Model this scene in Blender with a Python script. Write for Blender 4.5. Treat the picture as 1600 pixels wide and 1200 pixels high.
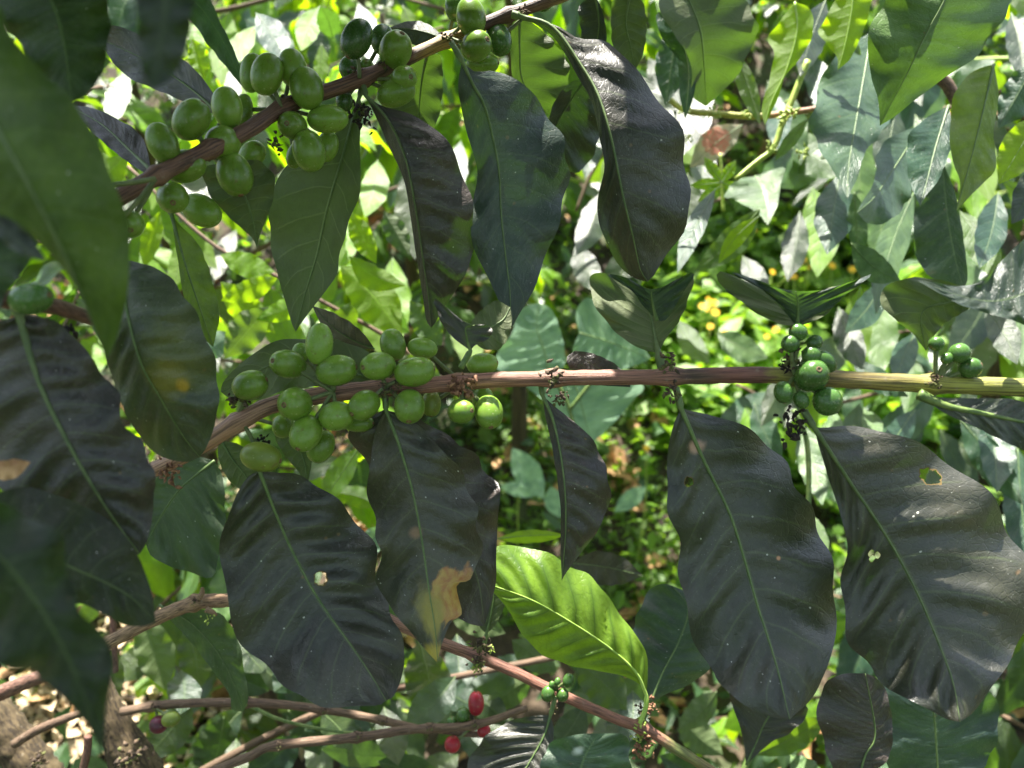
import bpy, math, random
import numpy as np
from mathutils import Vector, Matrix
random.seed(7); rng = np.random.default_rng(7)
R = math.radians
for o in list(bpy.data.objects): bpy.data.objects.remove(o)
S = bpy.context.scene; COL = S.collection

# ------------------------------------------------------------------ camera, sky, sun, exposure
CAM = Vector((0, 0, 1.25)); PITCH = 22.0; FPX = 1142.0
cd = bpy.data.cameras.new('camera'); cam = bpy.data.objects.new('camera', cd); COL.objects.link(cam)
cam.location = CAM; cam.rotation_euler = (R(90 - PITCH), 0, 0)
cd.sensor_width = 36; cd.lens = 36 * FPX / 1600; cd.clip_start = 0.01; cd.clip_end = 200
cd.dof.use_dof = True; cd.dof.focus_distance = 0.42; cd.dof.aperture_fstop = 7.5
S.camera = cam
SUN_EL, SUN_AZ = 69.0, -14.0          # azimuth measured from +Y (away from the camera), negative to the left
w = bpy.data.worlds.new('World'); S.world = w; w.use_nodes = True
nt = w.node_tree; bg = nt.nodes['Background']; sk = nt.nodes.new('ShaderNodeTexSky')
sk.sky_type = 'NISHITA'; sk.sun_disc = False; sk.sun_elevation = R(SUN_EL); sk.sun_rotation = R(SUN_AZ); sk.dust_density = 2.0
hs = nt.nodes.new('ShaderNodeHueSaturation'); hs.inputs['Saturation'].default_value = .68; nt.links.new(sk.outputs[0], hs.inputs['Color'])
nt.links.new(hs.outputs[0], bg.inputs[0]); bg.inputs[1].default_value = 0.085
sd = bpy.data.lights.new('sun', 'SUN'); sun = bpy.data.objects.new('sun', sd); COL.objects.link(sun)
sd.energy = 5.0; sd.angle = R(0.5); sd.color = (1, .95, .86)
SUNV = Vector((math.sin(R(SUN_AZ)) * math.cos(R(SUN_EL)), math.cos(R(SUN_AZ)) * math.cos(R(SUN_EL)), math.sin(R(SUN_EL))))
sun.rotation_euler = SUNV.to_track_quat('Z', 'Y').to_euler(); sun.location = (0, 3, 6)
S.view_settings.view_transform = 'Standard'; S.view_settings.look = 'None'
S.view_settings.exposure = 2.2; S.view_settings.gamma = 1
S.cycles.max_bounces = 8; S.cycles.transparent_max_bounces = 12; S.cycles.use_denoising = True
S.cycles.sample_clamp_indirect = 6

RM = np.array(cam.rotation_euler.to_matrix())
def P(x, y, d):
    """the point seen at photograph pixel x, y at distance d along the view axis"""
    return np.array(CAM) + RM @ np.array(((x - 800) / FPX * d, (600 - y) / FPX * d, -d))
def PROJ(p):
    q = RM.T @ (np.asarray(p) - np.array(CAM)); d = -q[2]
    return 800 + q[0] / d * FPX, 600 - q[1] / d * FPX, d

# ------------------------------------------------------------------ objects
WO = {}
def tag(o, label=None, cat=None, group=None, kind=None):
    if label: o['label'] = label
    if cat: o['category'] = cat
    if group: o['group'] = group
    if kind: o['kind'] = kind
    return o
def thing(name, label, cat, loc, group=None):
    o = bpy.data.objects.new(name, None); COL.objects.link(o); o.empty_display_size = .03
    o.location = loc; WO[o.name] = np.array(loc, float)
    return tag(o, label, cat, group)
def mesh(name, V, F, mat, parent=None, uv=None, smooth=True, color=None):
    V = np.asarray(V, float); c = V.mean(0)
    me = bpy.data.meshes.new(name); me.from_pydata((V - c).tolist(), [], [tuple(map(int, f)) for f in F])
    if uv is not None:
        ul = me.uv_layers.new(name='UVMap'); li = np.empty(len(me.loops), int); me.loops.foreach_get('vertex_index', li)
        ul.data.foreach_set('uv', np.asarray(uv)[li].ravel())
    if smooth: me.polygons.foreach_set('use_smooth', [True] * len(me.polygons))
    me.materials.append(mat); me.update()
    o = bpy.data.objects.new(name, me); COL.objects.link(o)
    WO[o.name] = c
    if parent is not None: o.parent = parent; o.location = c - WO[parent.name]
    else: o.location = c
    if color is not None: o.color = (*color, 1)
    return o

# ------------------------------------------------------------------ materials
def newmat(name):
    m = bpy.data.materials.new(name); m.use_nodes = True; m.node_tree.nodes.clear(); return m
class G:
    def __init__(s, m): s.t = m.node_tree; s.n = s.t.nodes
    def __call__(s, typ, ins=None, **kw):
        nd = s.n.new('ShaderNode' + typ)
        for k, v in kw.items(): setattr(nd, k, v)
        for k, v in (ins or {}).items():
            sock = nd.inputs[k]
            if isinstance(v, bpy.types.NodeSocket): s.t.links.new(v, sock)
            else: sock.default_value = v
        return nd
    def m(s, op, a, b=0.0, c=None, clamp=False):
        d = {0: a, 1: b}
        if c is not None: d[2] = c
        return s('Math', d, operation=op, use_clamp=clamp).outputs[0]
    def ramp(s, f, lo, hi, a=0.0, b=1.0):
        return s('MapRange', {0: f, 1: lo, 2: hi, 3: a, 4: b}, interpolation_type='SMOOTHSTEP').outputs[0]
    def mix(s, f, a, b):
        nd = s('Mix', {}, data_type='RGBA', clamp_factor=True)
        for sock, v in ((nd.inputs[0], f), (nd.inputs[6], a), (nd.inputs[7], b)):
            if isinstance(v, bpy.types.NodeSocket): s.t.links.new(v, sock)
            else: sock.default_value = v if not isinstance(v, tuple) else (*v, 1)
        return nd.outputs[2]
    def noise(s, vec, sc, det=3, rough=.55):
        return s('TexNoise', {'Vector': vec, 'Scale': sc, 'Detail': det, 'Roughness': rough}).outputs[0]

def leaf_material(name, trans=.3, rough=.36, under=(.11, .15, .06), tcol=(.36, .64, .015), nv=9, patches=(), holes=(), speck=1.0, spec=.5, asp=.45, sunk=1.0, vst=.45, vcol=None):
    """a coffee leaf: the object's colour on top, a paler matt underside, veins, dust specks, light through the blade"""
    m = newmat(name); g = G(m)
    uv = g('UVMap').outputs[0]; oi = g('ObjectInfo'); rnd = oi.outputs['Random']
    off = g('CombineXYZ', {0: g.m('MULTIPLY', rnd, 37.0), 1: g.m('MULTIPLY', rnd, 91.0), 2: 0.0}).outputs[0]
    sc = g('VectorMath', {0: uv, 1: (asp, 1, 1)}, operation='MULTIPLY').outputs[0]
    q = g('VectorMath', {0: sc, 1: off}, operation='ADD').outputs[0]
    sp = g('SeparateXYZ', {0: uv}); u, v = sp.outputs[0], sp.outputs[1]
    s_ = g.m('SUBTRACT', g.m('MULTIPLY', u, 2.0), 1.0); ax = g.m('ABSOLUTE', s_)
    side = g.m('MULTIPLY', g.m('GREATER_THAN', s_, 0.0), .23)
    wob = g.m('MULTIPLY', g.m('SUBTRACT', g.noise(q, 7.0, 2), .5), .35)
    c = g.m('ADD', g.m('ADD', g.m('MULTIPLY', g.m('SUBTRACT', v, g.m('MULTIPLY', g.m('POWER', ax, 1.25), .13)), float(nv)), side), wob)
    fr = g.m('ABSOLUTE', g.m('SUBTRACT', g.m('FRACT', c), .5))
    lat = g.m('MULTIPLY', g.ramp(fr, 0.0, .055, 1.0, 0.0), g.ramp(ax, .7, 1.0, 1.0, 0.0))
    latw = g.m('MULTIPLY', g.ramp(fr, 0.0, .25, 1.0, 0.0), g.ramp(ax, .75, 1.0, 1.0, 0.0))
    mid = g.ramp(ax, 0.012, .04, 1.0, 0.0)
    vor = g('TexVoronoi', {'Vector': q, 'Scale': 42.0}, feature='DISTANCE_TO_EDGE').outputs[0]
    ret = g.ramp(vor, 0.0, .09, 1.0, 0.0)
    n1 = g.noise(q, 5.0, 5, .6); n2 = g.noise(q, 38.0, 4, .6); n3 = g.noise(q, 150.0, 2)
    base = oi.outputs['Color']
    dark = g('MixRGB', {0: 1.0, 1: base, 2: (.6, .66, .62, 1)}, blend_type='MULTIPLY').outputs[0]
    lite = g('MixRGB', {0: 1.0, 1: base, 2: (1.5, 1.4, 1.15, 1)}, blend_type='MULTIPLY').outputs[0]
    col = g.mix(g.ramp(n1, .3, .7), dark, lite)
    vein = g('MixRGB', {0: .35, 1: lite, 2: (.16, .24, .07, 1)}, blend_type='MIX').outputs[0]
    col = g.mix(g.m('MULTIPLY', latw if vcol else lat, vst), col, vcol or vein)
    col = g.mix(g.m('MULTIPLY', mid, .8), col, vein)
    col = g.mix(g.m('MULTIPLY', g.ramp(n1, .66, .8), .35), col, (.12, .085, .03))
    # dust and bird-lime specks
    vs = g('TexVoronoi', {'Vector': q, 'Scale': 24.0, 'Randomness': 1.0}); d_ = vs.outputs['Distance']
    pick = g.m('GREATER_THAN', g('SeparateColor', {0: vs.outputs['Color']}).outputs[0], .5)
    speckm = g.m('MULTIPLY', g.m('MULTIPLY', g.m('LESS_THAN', g.m('ADD', d_, g.m('MULTIPLY', n2, .08)), .105), pick), .75 * speck)
    dust = g.m('MULTIPLY', g.ramp(n2, .5, .75), .10 * speck)
    col = g.mix(dust, col, (.30, .30, .26)); col = g.mix(speckm, col, (.55, .56, .5))
    rs_ = g('TexVoronoi', {'Vector': q, 'Scale': 13.0, 'Randomness': 1.0}); rp = g.m('GREATER_THAN', g('SeparateColor', {0: rs_.outputs['Color']}).outputs[1], .72)
    rust = g.m('MULTIPLY', g.m('MULTIPLY', g.ramp(g.m('ADD', rs_.outputs['Distance'], g.m('MULTIPLY', n2, .10)), .10, .17, 1.0, 0.0), rp), .6 * min(1, speck))
    col = g.mix(rust, col, (.17, .10, .045))
    fine = g('TexVoronoi', {'Vector': q, 'Scale': 85.0}).outputs['Distance']; col = g.mix(g.m('MULTIPLY', g.m('MULTIPLY', g.m('LESS_THAN', fine, .10), g.ramp(n1, .45, .6)), .5 * speck), col, (.4, .42, .36))
    tc = g.mix(g.ramp(n1, .25, .75), tuple(x * .75 for x in tcol), tcol)
    tc = g.mix(g.m('MULTIPLY', g.m('MAXIMUM', lat, g.m('MULTIPLY', ret, .5)), vst), tc, tuple(x * .38 for x in tcol))
    und = g.mix(g.ramp(n1, .3, .7), tuple(x * .75 for x in under), under)
    und = g.mix(g.m('MULTIPLY', lat, .6), und, tuple(min(1, x * 1.9) for x in under)); und = g.mix(mid, und, tuple(min(1, x * 2.0) for x in under))
    for (pu, pv, ru, rv, pc) in patches:
        e = g.m('SQRT', g.m('ADD', g.m('POWER', g.m('DIVIDE', g.m('SUBTRACT', u, pu), ru), 2.0), g.m('POWER', g.m('DIVIDE', g.m('SUBTRACT', v, pv), rv), 2.0)))
        e = g.m('ADD', e, g.m('MULTIPLY', g.m('SUBTRACT', g.noise(q, 16.0, 4), .5), .9))
        if len(pc) == 2:
            pcol = g.mix(g.ramp(g.noise(q, 22.0, 4), .35, .65), pc[0], pc[1]); soft = (.85, 1.05)
        else: pcol = pc; soft = (.3, 1.1)
        k = g.ramp(e, soft[0], soft[1], 1.0, 0.0)
        col = g.mix(k, col, pcol); tc = g.mix(k, tc, pcol)
    back = g('NewGeometry').outputs['Backfacing']
    col = g.mix(back, col, und)
    h = g.m('ADD', g.m('MULTIPLY', latw, -.30 * sunk), g.m('ADD', g.m('MULTIPLY', n2, .55), g.m('ADD', g.m('MULTIPLY', n3, .22), g.m('MULTIPLY', ret, -.10))))
    bmp = g('Bump', {'Strength': .55, 'Distance': .0014, 'Height': h}).outputs[0]
    ro = g.m('ADD', g.m('ADD', rough - .06, g.m('MULTIPLY', n2, .14)), g.m('MULTIPLY', back, .18))
    ro = g.m('ADD', ro, g.m('MULTIPLY', speckm, .3))
    pb = g('BsdfPrincipled', {'Base Color': col, 'Roughness': ro, 'Specular IOR Level': spec, 'Normal': bmp})
    tb = g('BsdfTranslucent', {'Color': tc})
    mx = g('MixShader', {0: trans, 1: pb.outputs[0], 2: tb.outputs[0]}).outputs[0]
    for (hu, hv, ru, rv) in holes:
        e = g.m('SQRT', g.m('ADD', g.m('POWER', g.m('DIVIDE', g.m('SUBTRACT', u, hu), ru), 2.0), g.m('POWER', g.m('DIVIDE', g.m('SUBTRACT', v, hv), rv), 2.0)))
        e = g.m('ADD', e, g.m('MULTIPLY', g.m('SUBTRACT', g.noise(q, 75.0, 3), .5), 1.1))
        rim = g('BsdfDiffuse', {0: (.15, .11, .05, 1)}).outputs[0]
        mx = g('MixShader', {0: g.m('LESS_THAN', e, 1.16), 1: mx, 2: rim}).outputs[0]
        mx = g('MixShader', {0: g.m('LESS_THAN', e, 1.0), 1: mx, 2: g('BsdfTransparent').outputs[0]}).outputs[0]
    g('OutputMaterial', {0: mx})
    return m

LM = {
 'thick': leaf_material('leaf_thick_dark', trans=.04, rough=.41, spec=.75, tcol=(.12, .34, .02)),
 'satin': leaf_material('leaf_satin', trans=.26, rough=.33, spec=.65),
 'near': leaf_material('leaf_near', trans=.10, rough=.45, spec=.3, under=(.05, .08, .03), tcol=(.2, .5, .02)),
 'dull': leaf_material('leaf_dull', trans=.13, rough=.42, under=(.10, .125, .05), tcol=(.2, .42, .03)),
 'thin': leaf_material('leaf_thin_bright', trans=.52, rough=.42, under=(.12, .21, .02), tcol=(.55, .88, .01), speck=.3),
 'gloss': leaf_material('leaf_gloss', trans=.17, rough=.29, spec=.42, tcol=(.22, .5, .04)),
 'young': leaf_material('leaf_young', vst=.8, vcol=(.05, .11, .015), trans=.36, rough=.40, tcol=(.42, .66, .02), speck=.15, under=(.22, .34, .04), spec=.4),
 'vine': leaf_material('leaf_vine', trans=.25, rough=.6, tcol=(.25, .5, .12), speck=.6, nv=5, under=(.2, .3, .2)),
 'small': leaf_material('leaf_weed', trans=.40, rough=.42, tcol=(.42, .75, .03), speck=.2, nv=6),
 'pink': leaf_material('leaf_blush', trans=.3, rough=.5, tcol=(.7, .55, .3), patches=[(.55, .45, .5, .22, ((.75, .22, .16), (.62, .34, .22)))], speck=.2),
}

def simple_mat(name, c1, c2, scale, rough=.8, bump=.5, stretch=(1, 1, 1), dist=.002, c3=None, det=5, coord='Object'):
    m = newmat(name); g = G(m)
    tc = g('TexCoord').outputs[coord]
    v = g('Mapping', {0: tc, 3: stretch}).outputs[0]
    n = g.noise(v, scale, det, .62); n2 = g.noise(v, scale * 4.3, 3)
    col = g.mix(g.ramp(n, .35, .65), c1, c2)
    if c3: col = g.mix(g.ramp(g.noise(v, scale * .43, 3), .52, .62), col, c3)
    h = g.m('ADD', n, g.m('MULTIPLY', n2, .4))
    b = g('Bump', {'Strength': bump, 'Distance': dist, 'Height': h}).outputs[0]
    p = g('BsdfPrincipled', {'Base Color': col, 'Roughness': rough, 'Normal': b})
    g('OutputMaterial', {0: p.outputs[0]}); return m

def stem_material(name, stops, rough=.55, bands=None):
    """bark along a stem: UV v runs 0..1 from base to tip; stops = [(pos, colour)]; streaks run along it"""
    m = newmat(name); g = G(m)
    uv = g('UVMap').outputs[0]
    v1 = g('Mapping', {0: uv, 3: (3.0, 22.0, 1)}).outputs[0]; v2 = g('Mapping', {0: uv, 3: (16.0, 14.0, 1)}).outputs[0]
    obj = g('TexCoord').outputs['Object']
    n = g.noise(v2, 1.0, 5, .65); nb = g.noise(v1, 1.0, 4, .6); no = g.noise(obj, 240.0, 4)
    sp = g('SeparateXYZ', {0: uv})
    pos = g.m('ADD', sp.outputs[1], g.m('MULTIPLY', g.m('SUBTRACT', nb, .5), .05))
    cr = g('ValToRGB', {0: pos}); el = cr.color_ramp.elements
    while len(el) > 1: el.remove(el[-1])
    el[0].position = stops[0][0]; el[0].color = (*stops[0][1], 1)
    for p_, c_ in stops[1:]: e = el.new(p_); e.color = (*c_, 1)
    col = cr.outputs[0]
    dk = g('MixRGB', {0: 1.0, 1: col, 2: (.38, .34, .34, 1)}, blend_type='MULTIPLY').outputs[0]
    lt = g('MixRGB', {0: 1.0, 1: col, 2: (1.5, 1.42, 1.3, 1)}, blend_type='MULTIPLY').outputs[0]
    col = g.mix(g.ramp(n, .36, .62), dk, lt); col = g.mix(g.ramp(no, .6, .75, 0, .35), col, (.32, .27, .2))
    b = g('Bump', {'Strength': .6, 'Distance': .0012, 'Height': g.m('ADD', n, g.m('MULTIPLY', no, .5))}).outputs[0]
    p = g('BsdfPrincipled', {'Base Color': col, 'Roughness': rough, 'Normal': b})
    g('OutputMaterial', {0: p.outputs[0]}); return m

def berry_material(name, c1, c2, rough=.3):
    m = newmat(name); g = G(m)
    oi = g('ObjectInfo'); tc = g('TexCoord').outputs['Generated']; ob = g('TexCoord').outputs['Object']
    q = g('VectorMath', {0: ob, 1: g('CombineXYZ', {0: oi.outputs['Random'], 1: 0.0, 2: 0.0}).outputs[0]}, operation='ADD').outputs[0]
    n = g.noise(q, 95.0, 3); n2 = g.noise(q, 900.0, 3)
    z = g('SeparateXYZ', {0: tc}).outputs[2]
    col = g.mix(g.ramp(n, .3, .7), c1, c2)
    hv = g('MixRGB', {0: g.m('MULTIPLY', oi.outputs['Random'], .75), 1: col, 2: tuple(x * 1.5 for x in c2) + (1,)}).outputs[0]
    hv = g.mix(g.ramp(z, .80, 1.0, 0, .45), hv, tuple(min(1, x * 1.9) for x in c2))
    vs = g('TexVoronoi', {'Vector': q, 'Scale': 320.0}).outputs['Distance']
    hv = g.mix(g.m('MULTIPLY', g.m('LESS_THAN', vs, .13), .35), hv, (.5, .55, .32)); hv = g.mix(g.m('MULTIPLY', g.ramp(g.noise(q, 260.0, 4), .64, .70), .5), hv, (.14, .09, .035))
    b = g('Bump', {'Strength': .12, 'Distance': .0004, 'Height': g.m('ADD', n2, n)}).outputs[0]
    p = g('BsdfPrincipled', {'Base Color': hv, 'Roughness': g.m('ADD', rough, g.m('MULTIPLY', n2, .14)), 'Subsurface Weight': .22, 'Subsurface Radius': (.3, 1.0, .15), 'Subsurface Scale': .004, 'Normal': b, 'Specular IOR Level': .5})
    g('OutputMaterial', {0: p.outputs[0]}); return m
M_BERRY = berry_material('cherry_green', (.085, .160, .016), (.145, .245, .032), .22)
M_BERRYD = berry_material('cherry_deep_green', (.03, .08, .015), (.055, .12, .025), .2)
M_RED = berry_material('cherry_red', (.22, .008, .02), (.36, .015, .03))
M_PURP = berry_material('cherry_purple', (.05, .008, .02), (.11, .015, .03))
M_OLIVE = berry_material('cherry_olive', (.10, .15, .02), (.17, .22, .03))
M_SCAR = simple_mat('scar_brown', (.10, .06, .03), (.26, .15, .08), 900, .8, .4, dist=.0004)
M_RIB = simple_mat('midrib_green', (.085, .145, .045), (.14, .21, .07), 160, .5, .2, dist=.0005)
M_RIBD = simple_mat('midrib_dull', (.075, .12, .04), (.12, .17, .06), 160, .5, .2, dist=.0005)
M_RIBY = simple_mat('midrib_yellow', (.32, .50, .08), (.42, .60, .14), 160, .45, .1, dist=.0004)
M_STALK = simple_mat('stalk_green', (.07, .13, .03), (.16, .22, .06), 120, .5, .3, dist=.0005)
M_TUFT = simple_mat('dry_bracts', (.035, .024, .018), (.15, .10, .06), 260, .9, .8, dist=.0008, c3=(.11, .12, .035))
M_BLACK = simple_mat('rotten_black', (.008, .006, .005), (.04, .028, .02), 300, .85, .8, dist=.0008)
M_BRACT = simple_mat('rusty_bracts', (.10, .04, .02), (.36, .19, .10), 300, .8, .8, dist=.0008)
M_BUD = simple_mat('green_buds', (.22, .34, .04), (.42, .50, .10), 300, .5, .2, dist=.0004)
M_DRY = simple_mat('dry_leaf', (.26, .13, .05), (.52, .32, .15), 60, .75, .6, dist=.001)
M_FLOWER = simple_mat('yellow_petals', (.80, .42, .01), (.95, .62, .02), 300, .6, .1)
M_PED = simple_mat('pedicel', (.09, .13, .04), (.16, .19, .07), 200, .6, .3, dist=.0005)

# ------------------------------------------------------------------ shape helpers
def spline(pts, n, smooth=True):
    """Catmull-Rom through pts, resampled to n points evenly along its length"""
    p = np.asarray(pts, float)
    if len(p) < 3 or not smooth:
        dense = p
    else:
        e = np.vstack((2 * p[0] - p[1], p, 2 * p[-1] - p[-2])); out = []
        for i in range(1, len(e) - 2):
            t = np.linspace(0, 1, 12, endpoint=False)[:, None]
            a, b, c, d = e[i - 1], e[i], e[i + 1], e[i + 2]
            out.append(.5 * ((2 * b) + (-a + c) * t + (2 * a - 5 * b + 4 * c - d) * t ** 2 + (-a + 3 * b - 3 * c + d) * t ** 3))
        dense = np.vstack(out + [p[-1:]])
    s = np.r_[0, np.cumsum(np.linalg.norm(np.diff(dense, axis=0), axis=1))]
    q = np.linspace(0, s[-1], n)
    return np.stack([np.interp(q, s, dense[:, k]) for k in range(p.shape[1])], 1)

def tube(path, rad, sides=10, jitter=0, cap=True):
    path = np.asarray(path, float); n = len(path); rad = np.broadcast_to(rad, (n,)).astype(float)
    T = np.gradient(path, axis=0); T /= np.linalg.norm(T, axis=1)[:, None] + 1e-12
    ref = np.array((0.13, -1, .2)); V, UV, F = [], [], []
    for i in range(n):
        a = np.cross(T[i], ref); a /= np.linalg.norm(a) + 1e-12; b = np.cross(T[i], a)
        for k in range(sides):
            th = 2 * math.pi * k / sides
            r = rad[i] * (1 + jitter * (random.random() - .5))
            V.append(path[i] + r * (a * math.cos(th) + b * math.sin(th))); UV.append((abs(k / sides * 2 - 1), i / (n - 1)))
    for i in range(n - 1):
        for k in range(sides):
            k2 = (k + 1) % sides
            F.append((i * sides + k, i * sides + k2, (i + 1) * sides + k2, (i + 1) * sides + k))
    if cap:
        F.append(tuple(range(sides))[::-1]); F.append(tuple((n - 1) * sides + k for k in range(sides)))
    return np.array(V), F, np.array(UV)

class Join:
    def __init__(s): s.V, s.F, s.U, s.n = [], [], [], 0
    def add(s, V, F, U=None):
        s.V.append(np.asarray(V)); s.F += [tuple(i + s.n for i in f) for f in F]
        s.U.append(np.zeros((len(V), 2)) if U is None else np.asarray(U)); s.n += len(V)
    def obj(s, name, mat, parent=None, **k):
        return mesh(name, np.vstack(s.V), s.F, mat, parent, uv=np.vstack(s.U), **k)

PROF = ([0, .06, .14, .25, .38, .5, .62, .74, .84, .91, .96, 1], [0, .22, .5, .8, .97, 1, .94, .76, .5, .26, .10, 0])
def prof(t): return float((np.interp(t - .03, *PROF) + np.interp(t, *PROF) * 2 + np.interp(t + .03, *PROF)) / 4) if .03 < t < .97 else float(np.interp(t, *PROF))

LEAFN = [0]
def leaf(par, mid, a, b, d, fold=(0, 0), curl=(0, 0), col=(.03, .045, .02), mat='thick', top=True, rib=M_RIB, ribw=1.0, stalk=None, pk=1.0, wave=1.0, holes=None, patches=None, label=None, nt_=44, ns=12, nv=9, seed=None, sunk=1.0):
    """one blade: mid, a, b are outlines in photograph pixels (midrib and the two margins, base to tip), d its distance(s), fold the depth slope of each half"""
    LEAFN[0] += 1; rs = np.random.default_rng(LEAFN[0] * 13 if seed is None else seed)
    mid = [tuple(p) for p in mid]
    M = spline(mid, nt_); A = spline([mid[0]] + list(a) + [mid[-1]], nt_); B = spline([mid[0]] + list(b) + [mid[-1]], nt_)
    tt = np.linspace(0, 1, nt_); d = np.atleast_1d(np.asarray(d, float))
    D = spline(np.stack([np.linspace(0, 1, len(d)), d], 1), nt_)[:, 1] if len(d) > 2 else np.interp(tt, np.linspace(0, 1, len(d)), d)
    pk = pk if top else pk * .2; ph = rs.random(6) * 6.28; vr = rs.random((2, 14)); vj = rs.normal(0, 1, (2, 12))
    V, UV = [], []
    rows = np.r_[-np.linspace(1, 0, ns, endpoint=False), np.linspace(0, 1, ns + 1)]
    for i, t in enumerate(tt):
        for s in rows:
            E = A if s < 0 else B; k = 0 if s < 0 else 1
            q = abs(s)
            hw = np.linalg.norm(E[i] - M[i])
            wv = wave * .030 * math.sin(t * (31 + 9 * k) + ph[k] * 2 + 1.3 * math.sin(9 * t + ph[4])) * q ** 3 * math.sin(math.pi * min(1, t * 1.05))
            xy = M[i] + (E[i] - M[i]) * (q + wv)
            hm = hw / FPX * D[i]
            dz = hm * (fold[k] * q + curl[k] * q * q)
            c = (t - .13 * q ** 1.25) * nv + (0.23 if (s > 0) else 0) + .16 * vj[k][int(t * 9)] * (1 - abs((t * 9) % 1 - .5) * 2) * q
            dz += pk * .0010 * (.55 + .9 * vr[k][int(c) % 14]) * math.cos(2 * math.pi * c) * math.sin(math.pi * min(1, q * 1.08)) ** .8 * min(1, hw / 40) * min(1, (1 - t) * 6)
            dz += wave * .0035 * math.sin(t * (23 + 5 * k) + ph[2 + k]) * q ** 2 * min(1, hw / 60)
            V.append(P(xy[0], xy[1], D[i] + dz)); UV.append((.5 + .5 * s, t))
    V = np.array(V); m = len(rows); F = []
    for i in range(nt_ - 1):
        for j in range(m - 1):
            F.append((i * m + j, i * m + j + 1, (i + 1) * m + j + 1, (i + 1) * m + j))
    # normals towards the camera when the upper face shows
    i0 = (nt_ // 2) * m + m // 2; f = F[(nt_ // 2) * (m - 1) + m // 2]
    nrm = np.cross(V[f[1]] - V[f[0]], V[f[3]] - V[f[0]])
    if (np.dot(nrm, np.array(CAM) - V[f[0]]) > 0) != top: F = [x[::-1] for x in F]
    if isinstance(mat, str): mt = LM[mat]
    else: mt = mat
    if holes or patches:
        base = dict(trans=.04, rough=.41, spec=.75, tcol=(.12, .34, .02)); hs, ps = [], []
        PX = np.array([PROJ(v)[:2] for v in V]); UVa = np.array(UV)
        def loc(x, y, r):
            k = int(np.argmin(((PX - (x, y)) ** 2).sum(1))); i, j = divmod(k, m)
            hl = max(4, np.linalg.norm((A if j < ns else B)[i] - M[i])); L = np.linalg.norm(np.diff(M, axis=0), axis=1).sum()
            return UVa[k][0], UVa[k][1], r / (2 * hl), r / L
        for (x, y, r) in holes or (): hs.append(loc(x, y, r))
        for (x, y, r, *c) in patches or ():
            a_ = loc(x, y, r); ps.append((a_[0], a_[1], a_[2], loc(x, y, c[0])[3] if len(c) == 2 else a_[3], c[-1]))
        mt = leaf_material('leaf_blemished', holes=hs, patches=ps, sunk=sunk, **base)
    o = mesh('leaf', V, F, mt, par, uv=UV, color=col)
    if label: o['label'] = label
    if rib is not None:
        sgn = -1 if top else -1
        pts = [P(x, y, dd - .0002) for (x, y), dd in zip(M, D)]
        rad = np.interp(tt, [0, .25, 1], [.0011, .00060, .00016]) * ribw
        if stalk:
            sp_ = [P(x, y, D[0] + (z if z else 0)) for (x, y, *z0) in stalk for z in [z0[0] if z0 else 0]]
            pts = list(spline(np.array(sp_ + [pts[0]]), 8))[:-1] + pts; rad = np.r_[np.full(7, .0016 * max(1, ribw)), rad]
        v, f, uvt = tube(pts, rad, 6)
        mesh('midrib', v, f, rib, o, uv=uvt)
    return o

def sl(par, base, tip, wa, wb=None, d=.6, bend=0, **k):
    """an ordinary blade from base to tip (pixels) with half widths wa, wb and a sideways bend"""
    wb = wa if wb is None else wb
    base = np.array(base, float); tip = np.array(tip, float); L = np.linalg.norm(tip - base); e = (tip - base) / L; n = np.array((-e[1], e[0]))
    t = np.linspace(0, 1, 9); mid = [base + e * L * x + n * bend * math.sin(math.pi * x) for x in t]
    r = random.Random(int(base[0] * 7 + base[1]))
    a = [mid[i] - n * wa * prof(t[i]) * (1 + .08 * (r.random() - .5)) for i in range(1, 8)]; b = [mid[i] + n * wb * prof(t[i]) * (1 + .08 * (r.random() - .5)) for i in range(1, 8)]
    k.setdefault('ribw', .55); k.setdefault('pk', .5); k.setdefault('nt_', 26); k.setdefault('ns', 6)
    return leaf(par, mid, a, b, d, **k)

def stem(par, pts, rads, d, mat, n=60, name='stem', jit=.10, nodes=(), sides=12):
    """a woody stem through photograph pixels, radii in pixels"""
    pts = np.asarray(pts, float); d = np.broadcast_to(np.atleast_1d(d), (len(pts),)) if np.size(d) == 1 else np.interp(np.linspace(0, 1, len(pts)), np.linspace(0, 1, len(d)), d)
    c = spline(np.column_stack((pts, d * 800)), n); c[:, 2] /= 800
    s = np.r_[0, np.cumsum(np.linalg.norm(np.diff(c[:, :2], axis=0), axis=1))]
    r = np.interp(s / s[-1], np.linspace(0, 1, len(rads)), rads)
    for (x, y, k, wd) in nodes:
        i = np.argmin(((c[:, :2] - (x, y)) ** 2).sum(1)); r = r * (1 + k * np.exp(-((s - s[i]) / wd) ** 2))
    rad = r / FPX * c[:, 2]
    path = [P(*q) for q in c]
    v, f, uv = tube(path, rad, sides, jit)
    return mesh(name, v, f, mat, par, uv=uv)

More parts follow.
